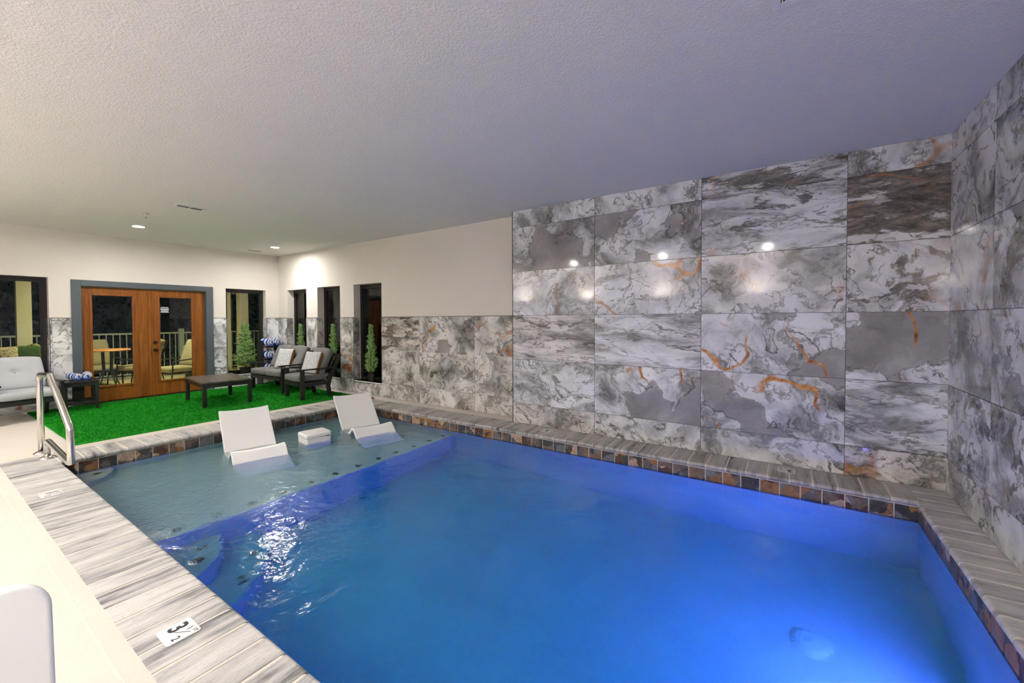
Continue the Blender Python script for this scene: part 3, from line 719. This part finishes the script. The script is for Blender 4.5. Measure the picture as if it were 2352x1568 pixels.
# ------------------------------------------------------------------ side table and towels
t=thing('side_table','small black slatted side table beside the pale grey armchair','side table',(1.66,9.62,.012),R(-4))
hx,hy,ht=.20,.22,.47
for sx in (-1,1):
    for sy in (-1,1):
        f=MB(); f.box(sx*hx-(.045 if sx>0 else 0),sx*hx+(0 if sx>0 else .045),sy*hy-(.045 if sy>0 else 0),sy*hy+(0 if sy>0 else .045),0,ht-.02); f.build('leg',M['lumber'],t,bevel=.003)
f=MB()
for k in range(4): a=-hx-.015+k*.1075; f.box(a,a+.102,-hy-.015,hy+.015,ht-.02,ht)
f.build('slatted_top',M['lumber'],t,bevel=.003)
f=MB()
for s in (-1,1): f.box(-hx+.01,hx-.01,s*(hy-.02)-.01,s*(hy-.02)+.01,ht-.085,ht-.02)
for s in (-1,1): f.box(s*(hx-.02)-.01,s*(hx-.02)+.01,-hy+.02,hy-.02,ht-.085,ht-.02)
f.build('apron',M['lumber'],t)
f=MB()
for s in (-1,1): f.box(-hx+.01,hx-.01,s*(hy-.025)-.01,s*(hy-.025)+.01,.10,.145); f.box(s*(hx-.02)-.01,s*(hx-.02)+.01,-hy+.02,hy-.02,.10,.145)
f.build('stretcher',M['lumber'],t)
f=MB(); f.box(-.07,.07,hy-.06,hy-.045,.145,ht-.03); f.build('back_board',M['lumber'],t)
def towel_mesh(L=.30,r=.075,turns=3.2):
    """rolled towel along local y, spiral visible at both ends"""
    mb=MB(); n=90; th=r/(turns+.6)*.92; pts=[]
    for k in range(n+1):
        a=2*PI*turns*k/n; rr_=r-(r-.012)*k/n
        pts.append((rr_*math.cos(a),rr_*math.sin(a),k/n))
    for k in range(n):
        (x0,z0,s0),(x1,z1,s1)=pts[k],pts[k+1]
        l0,l1=math.hypot(x0,z0),math.hypot(x1,z1); i0,i1=(l0-th*.86)/l0,(l1-th*.86)/l1
        ny=8
        for j in range(ny):
            y0=-L/2+L*j/ny; y1=y0+L/ny; band=j*.62
            mb.poly([(x0,y0,z0),(x1,y0,z1),(x1,y1,z1),(x0,y1,z0)],0,uv=[(band,0)]*2+[(band+.55,0)]*2)
            mb.poly([(x0*i0,y0,z0*i0),(x0*i0,y1,z0*i0),(x1*i1,y1,z1*i1),(x1*i1,y0,z1*i1)],0,uv=[(band,0)]*4)
        for y in (-L/2,L/2):
            e=(k//9)*.5
            mb.poly([(x0,y,z0),(x1,y,z1),(x1*i1,y,z1*i1),(x0*i0,y,z0*i0)],0,uv=[(e+.02,0),(e+.02,0),(e+.34,0),(e+.34,0)])
    me=mb.build('rolled_towel',M['towel'],smooth=False); return me
tw=towel_mesh()
tw.location=(1.605,9.66,.012+.47+.060); tw.scale=(.8,.95,.8); tw.rotation_euler=(0,0,R(8))
tag(tw,'rolled blue and white towel on side table, left one nearest the armchair','towel','rolled striped towels')
c=tw.copy(); COL.objects.link(c); c.location=(1.745,9.62,.012+.47+.063); c.scale=(.84,1,.84); c.rotation_euler=(0,0,R(-10)); c['label']='rolled blue and white towel on side table, right one nearest the wooden door'
# towel rack in the corner
RX,RY=4.70,9.74
t=thing('towel_rack','dark three tier towel rack standing in the corner behind the loveseat','towel rack',(RX,RY,.0),R(12))
for s in (-1,1):
    f=MB(); f.box(s*.19-.012+ (0 if s<0 else .03),s*.19+.012+(0 if s<0 else .05),-.02,.14,0,1.0); f.build('side_panel',M['lumber'],t,bevel=.003)
shz=[.30,.58,.86]
for z in shz:
    f=MB()
    for k in range(4): f.box(-.18,.215,-.16+k*.08,-.11+k*.08,z-.018,z)
    f.build('shelf',M['lumber'],t)
names=['bottom','middle','top']
for k,z in enumerate(shz):
    for s in (-1,1):
        c=tw.copy(); COL.objects.link(c); ca,sa=math.cos(R(12)),math.sin(R(12)); lx=s*.083+.01; ly=-.02
        c.location=(RX+lx*ca-ly*sa,RY+lx*sa+ly*ca,z+.092); c.scale=(1.10,1,1.22); c.rotation_euler=(0,R(40*k+s*30)*0,R(12+s*3))
        c['label']='rolled blue and white towel on %s tier of corner rack, %s one'%(names[k],'left' if s<0 else 'right'); c['group']='rolled striped towels'

# ------------------------------------------------------------------ cypress trees
def tree(loc,label):
    o=thing('potted_cypress',label,'potted tree',loc,0,'potted cypress trees in the window recesses')
    f=MB(); f.lathe([(0,0),(.062,0),(.078,.13),(.083,.13),(.083,.145),(.072,.145),(.070,.12),(0,.12)],n=28); f.build('pot',M['pot'],o,smooth=False)
    f=MB(); f.cyl((0,0,.12),(0.0,0,1.0),.012,.005,8); f.build('trunk',M['bark'],o)
    f=MB(); rr=random.Random(21); H=1.18
    cl=[]
    for k in range(120):
        h=(k+rr.random())/120; h=h**1.05; env=(.150*(1-h)**.8+.012)*(min(1,(h+.10)/.25)); a=k*2.399+rr.uniform(-.3,.3)
        cl.append((h,env*rr.uniform(.35,1.12),a))
    for k in range(1500):
        h,rad0,a0=cl[k%120]; z=.17+h*(H-.27)+rr.uniform(-.012,.012); a=a0+rr.gauss(0,.28)
        rad=rad0; d=Vector((math.cos(a),math.sin(a),0)); up=rr.uniform(.25,1.5)
        q=(d+Vector((0,0,up))).normalized(); L=rr.uniform(.045,.085)*(1.2-h*.45)
        b0=Vector((0,0,z))+d*max(.005,rad-.035); side=q.cross(Vector((rr.uniform(-1,1),rr.uniform(-1,1),rr.uniform(-1,1)))).normalized()
        # a spray = spine with short needles
        for j in range(7):
            tt=j/6; c=b0+q*L*tt-Vector((0,0,.012*tt*tt)); nl=.030*(1-.55*tt); 
            for sg in (-1,1):
                sd=(side*sg+q*.9+Vector((rr.uniform(-.3,.3),rr.uniform(-.3,.3),rr.uniform(-.3,.3)))).normalized()
                e=c+sd*nl; wv=q.cross(sd).normalized()*.0045
                col=(rr.random(),0,0,0)
                f.poly([c-wv,c+wv,e],0,col)
    m=FOL; f.build('foliage',m,o,fix=False)
    return o
def foliage():
    m,nt,b,out=newmat('cypress_foliage'); g=G(nt); A=g.sep(g.attr('sa').outputs['Color'])
    g.put(b.inputs['Base Color'],g.ramp(A[0],[(0,(.10,.24,.05)),(.5,(.22,.42,.11)),(1,(.48,.62,.27))])); b.inputs['Roughness'].default_value=.6; b.inputs['Specular IOR Level'].default_value=.3
    return m
FOL=foliage()
tr=tree((4.35,10.08,.262),'potted cypress tree in the back wall window beside the door')
tr.scale=(1.65,.52,1.0)
for (y,l,a) in ((9.18,'potted cypress tree in the corner window, leftmost of the three side windows',40),(7.93,'potted cypress tree in the middle side window behind the loveseat',130),(6.69,'potted cypress tree in the side window nearest the camera, pot fully visible',250)):
    c=dup(tr,(5.11,y,.262),0,l); c.scale=(.55,1.15,1.0)

# ------------------------------------------------------------------ handrail
rl=thing('pool_handrail','polished steel figure four handrail at the pool entry corner','handrail',(.87,6.65,0))
def arc(pts,rad=.09,n=6):
    P=[Vector(p) for p in pts]; out=[P[0]]
    for i in range(1,len(P)-1):
        a=(P[i-1]-P[i]).normalized(); b_=(P[i+1]-P[i]).normalized(); th=a.angle(b_); tl=min(rad/math.tan(th/2),.45*min((P[i-1]-P[i]).length,(P[i+1]-P[i]).length))
        s,e=P[i]+a*tl,P[i]+b_*tl
        for k in range(n+1):
            t_=k/n; out.append((1-t_)**2*s+2*t_*(1-t_)*P[i]+t_**2*e)
    out.append(P[-1]); return out
y0=6.65
pts=[(0,6.80-y0,0),(0,6.83-y0,.86),(0,6.27-y0,.89),(0,5.44-y0,.47),(0,5.42-y0,.14),(0,6.49-y0,.19),(0,6.50-y0,0)]
f=MB(); f.tube(arc(pts,.075,7),.027,n=18); f.build('rail_pipe',M['steel'],rl,smooth=True)
for yy in (6.80,6.50):
    f=MB(); f.lathe([(.028,.024),(.036,.022),(.062,.008),(.066,.001)],c=(0,yy-y0,0),n=28); f.build('flange',M['steel'],rl,smooth=True)

# ------------------------------------------------------------------ in-pool loungers and cooler table
def lounger(loc,rz,label):
    W=.56; n=60
    ctrl=[(0,.015),(.12,.09),(.27,.225),(.37,.315),(.44,.350),(.51,.335),(.60,.270),(.69,.21),(.78,.195),(.86,.23),(.95,.315),(1.05,.42),(1.18,.55),(1.31,.68)]
    def cr(t):
        k=t*(len(ctrl)-1); i=min(int(k),len(ctrl)-2); u=k-i; p=[ctrl[max(0,min(len(ctrl)-1,i+d))] for d in (-1,0,1,2)]
        return tuple(.5*((2*p[1][c])+(-p[0][c]+p[2][c])*u+(2*p[0][c]-5*p[1][c]+4*p[2][c]-p[3][c])*u*u+(-p[0][c]+3*p[1][c]-3*p[2][c]+p[3][c])*u**3) for c in (0,1))
    top=[cr(i/n) for i in range(n+1)]
    mb=MB(); th=.045
    bot=[]
    for i,(s,z) in enumerate(top):
        a=top[max(0,i-1)]; b_=top[min(n,i+1)]; dx,dz=b_[0]-a[0],b_[1]-a[1]; l=math.hypot(dx,dz); bot.append((s+dz/l*th,max(z-dx/l*th,0.0)))
    poly=top+bot[::-1]
    m=14; vs=[];fs=[]
    K=len(poly)
    for j in range(m+1):
        y=-1+2*j/m; yy=math.copysign(abs(y)**.75,y)*W/2; sag=.018*(1-abs(y)**2.2)
        for i,(s,z) in enumerate(poly):
            dz_=-sag if i<=n else 0
            vs.append((yy,s,max(0,z+dz_ if i>3 else z)))
    for j in range(m):
        for i in range(K):
            k=(i+1)%K; fs.append((j*K+i,j*K+k,(j+1)*K+k,(j+1)*K+i))
    # side skins
    for j in (0,m):
        for i in range(n): 
            a,b_=j*K+i,j*K+i+1; c_,d_=j*K+K-2-i,j*K+K-1-i; fs.append((a,b_,c_,d_))
    mb.mesh(vs,fs)
    o=mb.build('pool_lounger',M['white'],bevel=.008)
    o.location=loc; o.rotation_euler=(0,0,rz); return tag(o,label,'pool lounger','white moulded in-pool loungers')
zb=SH+.001
lounger((2.255,4.75,zb),R(-13.9),'white moulded chaise in shallow water left of the white box')
lounger((3.63,4.48,zb),R(-16.7),'white moulded chaise in shallow water right of the white box')
bx_=thing('pool_side_box','white lidded box table standing in shallow water between the loungers','box table',(3.09,5.24,zb),R(-9))
def rrect(w,h,r,n=6):
    return [(cx+r*math.cos(R(t0+90*k/n)),cy+r*math.sin(R(t0+90*k/n))) for cx,cy,t0 in ((w/2-r,h/2-r,0),(-w/2+r,h/2-r,90),(-w/2+r,-h/2+r,180),(w/2-r,-h/2+r,270)) for k in range(n+1)]
f=MB(); f.prism(rrect(.334,.284,.035),2,0,.30); f.build('box_body',M['white'],bx_,bevel=.004)
f=MB(); f.prism(rrect(.344,.294,.04),2,.296,.362); f.build('lid',M['white'],bx_,bevel=.022,seg=4)
f=MB(); f.box(.085,.135,-.1485,-.1465,.305,.313); f.build('slot',M['blk'],bx_)

# ------------------------------------------------------------------ dry leaf
lf=MB(); rr=random.Random(4)
for k in range(16):
    c=Vector((rr.uniform(-.055,.055),rr.uniform(-.03,.03),rr.uniform(.006,.03))); a=rr.uniform(0,6.28); u=Vector((math.cos(a),math.sin(a),rr.uniform(-.4,.6))).normalized(); v=u.cross(Vector((rr.uniform(-.5,.5),rr.uniform(-.5,.5),1))).normalized()
    s=rr.uniform(.02,.035); pts=[c-u*s,c-u*s*.2+v*s*.55+Vector((0,0,.01)),c+u*s,c+u*s*.1-v*s*.6+Vector((0,0,.012))]
    pts=[Vector((p.x,p.y,max(.001,p.z))) for p in pts]
    mid=c+Vector((0,0,-.004)); mid.z=max(.001,mid.z)
    for i in range(4): lf.poly([pts[i],pts[(i+1)%4],mid])
o=lf.build('dry_leaves',M['leaf'],fix=False,xf=Matrix.Translation((4.79,6.30,.001))); so=o.modifiers.new('s','SOLIDIFY'); so.thickness=.0015
tag(o,'crumpled brown dry leaves on the coping behind the right lounger','leaves')

# ------------------------------------------------------------------ white plastic chair at the lower left
t=thing('plastic_chair','white moulded plastic chair at the lower left, only its backrest in view','chair',(-.066,1.50,0),R(-2))
f=MB(); rad=.075; pts=[(-.27,.42),(.27,.42)]+[(.27-rad+rad*math.cos(R(9*k)),.815-rad+rad*math.sin(R(9*k))) for k in range(11)]+[(-.27+rad+rad*math.cos(R(90+9*k)),.805-rad+rad*math.sin(R(90+9*k))) for k in range(11)]
f.prism(pts,1,-.018,.018); bb=f.build('backrest',M['white'],t,bevel=.012,seg=4,xf=Matrix.Translation((0,.0,.44))@Matrix.Rotation(R(-7),4,'X')@Matrix.Translation((0,0,-.44)))
f=MB(); f.box(-.20,.17,-.026,-.015,.50,.73); f.build('recessed_panel',M['white'],bb,bevel=.01,seg=3)
f=MB(); f.box(-.24,.24,.0,.44,.40,.43); f.build('seat',M['white'],t,bevel=.012)
for sx in (-1,1):
    for yy in (0.02,.40): f=MB(); f.box(sx*.22-.022,sx*.22+.022,yy-.02,yy+.02,0,.41); f.build('leg',M['white'],t,bevel=.006)

# ------------------------------------------------------------------ ceiling fixtures
def downlight(x,y,label):
    o=thing('downlight',label,'ceiling light',(x,y,CZ),0,'recessed ceiling downlights')
    a=MB(); a.lathe([(.072,-.012),(.085,-.010),(.095,-.003),(.096,0.001)],n=36); a.lathe([(.072,-.012),(.070,-.004)],n=36); a.build('trim_ring',M['whitemetal'],o,smooth=True)
    a=MB(); a.disc(.072,-.006); a.build('lens',M['lamp'],o,fix=False)
for x,y,l in ((2.18,8.58,'glowing recessed ceiling light in front of the wooden doors'),(4.36,8.75,'glowing recessed ceiling light in the far corner over the loveseat'),
            (-.45,.34,'glowing recessed ceiling light mirrored rightmost in the marble wall'),(-.45,2.45,'glowing recessed ceiling light mirrored second from right in the marble wall'),
            (-.45,4.74,'glowing recessed ceiling light mirrored leftmost in the marble wall'),(-.6,6.95,'glowing recessed ceiling light over the deck left of the turf')): downlight(x,y,l)
def fill_uplight(y):  # unseen uplight bowl, added to brighten the ceiling
    o=thing('unseen_fill_uplight','added bowl shaped fill uplight on the left wall outside the picture','fill light',(XL,y,2.05),0,'added fill uplights on the left wall')
    a=MB(); a.lathe([(0,-.12),(.10,-.10),(.16,-.03),(.18,.03),(.175,.03),(.155,-.02),(0,-.06)],c=(.19,0,0),n=32); a.build('bowl',M['whitemetal'],o,smooth=True)
    a=MB(); a.box(0,.05,-.06,.06,-.1,.0); a.build('wall_plate',M['whitemetal'],o,bevel=.005)
    a=MB(); a.disc(.166,.012,c=(.19,0,0),n=14); a.build('lens',M['fill_uplight'],o,fix=False)
for y in (.6,2.9,5.2,7.5): fill_uplight(y)
def vent(cx,cy,lx,ly,label,split,ns,along,fb=.022,lm='lgrey'):
    o=thing('ceiling_vent',label,'ceiling vent',(cx,cy,CZ),0,'white ceiling vents')
    a=MB(); b_=fb; a.box(-lx/2,lx/2,-ly/2,-ly/2+b_,-.008,0); a.box(-lx/2,lx/2,ly/2-b_,ly/2,-.008,0); a.box(-lx/2,-lx/2+b_,-ly/2+b_,ly/2-b_,-.008,0); a.box(lx/2-b_,lx/2,-ly/2+b_,ly/2-b_,-.008,0)
    if split: a.box(-.008,.008,-ly/2+b_,ly/2-b_,-.008,0)
    a.build('vent_frame',M['whitemetal'],o,bevel=.002)
    a=MB(); a.box(-lx/2+b_,lx/2-b_,-ly/2+b_,ly/2-b_,-.002,-.0005); a.build('duct_shade',M['dark'],o)  # flat dark sheet stands for the shade inside the vent
    a=MB()
    for k in range(ns):
        if along=='y':
            y=-ly/2+b_+(ly-2*b_)*(k+.5)/ns; a.box(-lx/2+b_,lx/2-b_,y-.003,y+.003,-.007,-.002)
        else:
            x=-lx/2+b_+(lx-2*b_)*(k+.5)/ns; a.box(x-.003,x+.003,-ly/2+b_,ly/2-b_,-.007,-.002)
    a.build('louvers',M[lm],o)
vent(2.208,6.615,.32,.125,'white ceiling vent in front of the wooden doors',True,5,'y')
vent(4.33,9.55,.30,.14,'white ceiling vent in the far corner behind the bright light',False,5,'y')
vent(2.233,-.12,.36,.385,'white ceiling vent at the top edge above the pool',False,23,'y',.038,'whitemetal')
t=thing('sprinkler_head','small brass sprinkler head hanging from the ceiling near the vent','sprinkler',(1.985,7.492,CZ))
f=MB(); f.lathe([(0.0,0),(.040,0),(.036,-.006),(.012,-.008),(.010,-.03),(.006,-.032),(0,-.032)],n=24); f.build('escutcheon',M['brass'],t,smooth=False)
f=MB(); f.cyl((0,0,-.03),(0,0,-.062),.004,n=8); f.lathe([(0,-.060),(.018,-.060),(.018,-.063),(0,-.063)],n=16); f.tube([(-.009,0,-.028),(-.013,0,-.045),(0,0,-.06),(.013,0,-.045),(.009,0,-.028)],.0022,n=6); f.build('deflector',M['brass'],t)

# ------------------------------------------------------------------ patio outside
OY=YB+.22
f=MB(); f.box(-6,9,OY,14.6,-.14,-.03); struct(f.build('patio_floor',M['pfloor']))
f=MB(); f.box(-6,9,OY,14.6,2.75,2.85); struct(f.build('patio_ceiling',M['col']))
f=MB(); f.box(XR+.22,9,3,OY+.0,-.14,-.03); struct(f.build('side_yard_ground',M['night']))
f=MB(); f.box(6.7,6.85,3,OY,-.03,3.4); struct(f.build('side_yard_fence',M['night']))
def railing(x0,x1,y,label):
    o=thing('patio_railing',label,'railing',(x0,y,-.03)); L=x1-x0
    a=MB(); a.box(0,L,-.025,.025,1.13,1.17); a.box(0,L,-.018,.018,.10,.135); a.build('rail',M['rail'],o)
    a=MB(); k=0
    while k*.125<L: a.box(k*.125-.009,k*.125+.009,-.009,.009,.13,1.14); k+=1
    a.build('balusters',M['rail'],o)
    for xx in np.arange(.78,L,2.2):
        a=MB(); a.box(xx-.055,xx+.055,-.055,.055,0,1.26); a.build('post',M['rail'],o)
railing(-3,9,13.9,'pale green metal railing along the patio edge outside the doors')
def column(x,y,w,label,d=None):
    f=MB(); f.box(x-w/2,x+w/2,y-w/2,y+w/2,-.03,2.75); f.box(x-w/2-.02,x+w/2+.02,y-w/2-.02,y+w/2+.02,-.03,.14)
    tag(f.build('patio_column',M['col'],bevel=.004),label,'column','square columns on the patio')
column(1.42,12.6,.20,'square patio column seen through the large left window, left one')
column(1.60,11.1,.16,'square patio column seen through the large left window, beside the frame')
column(4.98,12.5,.10,'slim patio column at left edge of the window right of the door')
column(5.33,12.5,.22,'square patio column behind the cypress in window right of the door')
def pchair(x,y,rz,label,grp='cushioned chairs on the patio'):
    o=thing('patio_chair',label,'patio chair',(x,y,-.03),rz,grp); I=M['piron']
    for s in (-1,1):
        a=MB(); a.tube(arc([(s*.28,-.30,0),(s*.28,-.26,.42),(s*.30,-.26,.62),(s*.30,.26,.66),(s*.28,.34,.95)],.06,4),.014,n=8); a.build('arm',I,o,smooth=True)
        a=MB(); a.tube([(s*.27,.26,.40),(s*.27,.36,0)],.014,n=8); a.build('leg',I,o)
        a=MB(); a.tube([(s*.27,.22,.38),(s*.28,.42,1.02)],.014,n=8); a.build('back_post',I,o)
    a=MB(); a.box(-.28,.28,-.28,.26,.34,.37); a.build('seat_frame',I,o)
    cushion(.56,.56,.13,'seat_cushion',M['ycush'],o,Matrix.Translation((0,-.02,.43)),puff=.3,p=8,edge=.6,n=12)
    cushion(.54,.60,.15,'back_cushion',M['ycush'],o,Matrix.Translation((0,.27,.76))@Matrix.Rotation(R(72),4,'X'),puff=.4,p=5,edge=.5,n=14)
    return o
p1=pchair(2.52,12.75,R(10),'yellow cushioned patio chair behind the patio table, seen through the left door')
c=dup(p1,(3.05,12.15,-.03),R(-130),'yellow cushioned patio chair right of the patio table')
c=dup(p1,(1.80,11.75,-.03),R(85),'yellow cushioned patio chair left of the patio table')
c=dup(p1,(3.42,11.02,-.03),R(-80),'yellow cushioned patio chair seen through the right door')
t=thing('patio_table','round patio table with reddish brown top outside the left door','patio table',(2.44,11.75,-.03))
f=MB(); f.lathe([(0,.89),(.36,.89),(.37,.875),(.36,.855),(0,.855)],n=40); f.build('tabletop',M['ptable'],t)
for k in range(4):
    a=R(45+90*k); f=MB(); f.tube([(.10*math.cos(a),.10*math.sin(a),.86),(.08*math.cos(a),.08*math.sin(a),.45),(.28*math.cos(a),.28*math.sin(a),0)],.014,n=8); f.build('leg',M['piron'],t)
t=thing('patio_grill','stainless steel grill on the patio behind the right door','grill',(4.12,11.9,-.03),R(12))
f=MB(); f.box(-.20,.25,-.25,.25,0,.70); f.build('cabinet',M['piron'],t,bevel=.01)
f=MB(); f.box(-.24,.34,-.30,.25,.70,.88); f.build('control_panel',M['grill'],t,bevel=.015)
f=MB(); f.cyl((-.14,-.30,.80),(-.14,-.34,.80),.032,n=16); f.build('knob',M['whitemetal'],t)
f=MB(); f.cyl((.05,-.30,.80),(.05,-.34,.80),.032,n=16); f.build('knob',M['whitemetal'],t)
f=MB(); f.lathe([(0,.16),(.12,.15),(.22,.08),(.24,0)],n=24); f.build('grill_lid',M['piron'],t,xf=Matrix.Translation((0,0,.88)))
# sofa outside the large left window with two pillows
t=thing('patio_sofa','patio sofa just outside the large left window','patio sofa',(.55,10.95,-.03))
f=MB(); f.box(-.85,.85,-.35,.35,0,.40); f.build('base',M['piron'],t,bevel=.02)
f=MB(); f.box(-.85,.85,.22,.36,.40,.86); f.build('back',M['piron'],t,bevel=.02)
cushion(1.6,.56,.16,'seat_cushion',M['ycush'],t,Matrix.Translation((0,-.05,.46)),puff=.3,p=9,edge=.6,n=16)
tag(cushion(.46,.46,.16,'patterned_pillow',M['bprint'],None,Matrix.Translation((.96,10.80,.80))@Matrix.Rotation(R(8),4,'Z')@Matrix.Rotation(R(75),4,'X'),puff=.6,p=3,edge=.1,n=16,pinch=.04),'cream pillow with black geometric lines behind the large left window','pillow')
tag(cushion(.46,.44,.18,'green_pillow',M['green'],None,Matrix.Translation((1.22,10.86,.80))@Matrix.Rotation(R(-5),4,'Z')@Matrix.Rotation(R(75),4,'X'),puff=.6,p=3,edge=.3,n=16,pinch=-.03),'shaggy green pillow behind the large left window','pillow')
# night shrubbery beyond the railing
f=MB(); rr=random.Random(9)
for k in range(6000):
    x=rr.uniform(-6,12); z=rr.uniform(-.4,3.6)*rr.random()**.25; y=16.5+rr.uniform(-.8,.8); s=rr.uniform(.03,.10)
    a=Vector((rr.uniform(-1,1),rr.uniform(-1,1),rr.uniform(-1,1))).normalized()*s; b_=Vector((rr.uniform(-1,1),rr.uniform(-1,1),rr.uniform(-1,1))).normalized()*s*.5
    c=Vector((x,y,z)); f.poly([c-a,c+b_,c+a,c-b_])
tag(f.build('garden_hedge',M['night'],fix=False),'dark night foliage beyond the patio railing','hedge',kind='stuff')
t=thing('patio_lamp','warm ceiling lamp on the patio above the seating','ceiling light',(2.9,11.0,2.75))
f=MB(); f.lathe([(.17,0),(.17,-.03),(.15,-.05)],n=28); f.build('rim',M['piron'],t)
f=MB(); f.disc(.15,-.045); f.build('lens',M['plight'],t,fix=False)

# ------------------------------------------------------------------ world, camera, view
wd=bpy.data.worlds.new('night'); S.world=wd; wd.use_nodes=True
wd.node_tree.nodes['Background'].inputs[0].default_value=(.004,.006,.006,1); wd.node_tree.nodes['Background'].inputs[1].default_value=.5
cam=bpy.data.cameras.new('camera'); co=bpy.data.objects.new('camera',cam); COL.objects.link(co); S.camera=co
f_,cy,yaw,pt,ro=945.33,-31.25,R(56.3037),R(1.1583),R(-.2292)
fw=Vector((math.sin(yaw),math.cos(yaw),0)); rt=Vector((math.cos(yaw),-math.sin(yaw),0)); up=Vector((0,0,1))
f2=fw*math.cos(pt)-up*math.sin(pt); u2=up*math.cos(pt)+fw*math.sin(pt)
r3=rt*math.cos(ro)+u2*math.sin(ro); u3=u2*math.cos(ro)-rt*math.sin(ro)
co.matrix_world=Matrix(((r3.x,u3.x,-f2.x,0),(r3.y,u3.y,-f2.y,0),(r3.z,u3.z,-f2.z,1.4434),(0,0,0,1)))
cam.sensor_width=36; cam.lens=f_*36/2352; cam.shift_y=cy/2352; cam.clip_start=.05; cam.clip_end=100
S.view_settings.view_transform='Standard'; S.view_settings.look='None'; S.view_settings.gamma=1; S.view_settings.exposure=1.08
try: S.view_settings.use_curve_mapping=False
except Exception: pass
S.cycles.max_bounces=7; S.cycles.diffuse_bounces=3; S.cycles.glossy_bounces=4; S.cycles.transmission_bounces=6; S.cycles.transparent_max_bounces=12
S.cycles.sample_clamp_indirect=12; S.cycles.caustics_reflective=True; S.cycles.caustics_refractive=True; S.cycles.blur_glossy=.1
S.cycles.use_denoising=True
S.cycles.use_adaptive_sampling=True; S.cycles.adaptive_threshold=.06; S.cycles.adaptive_min_samples=16
S.cycles.use_light_tree=False
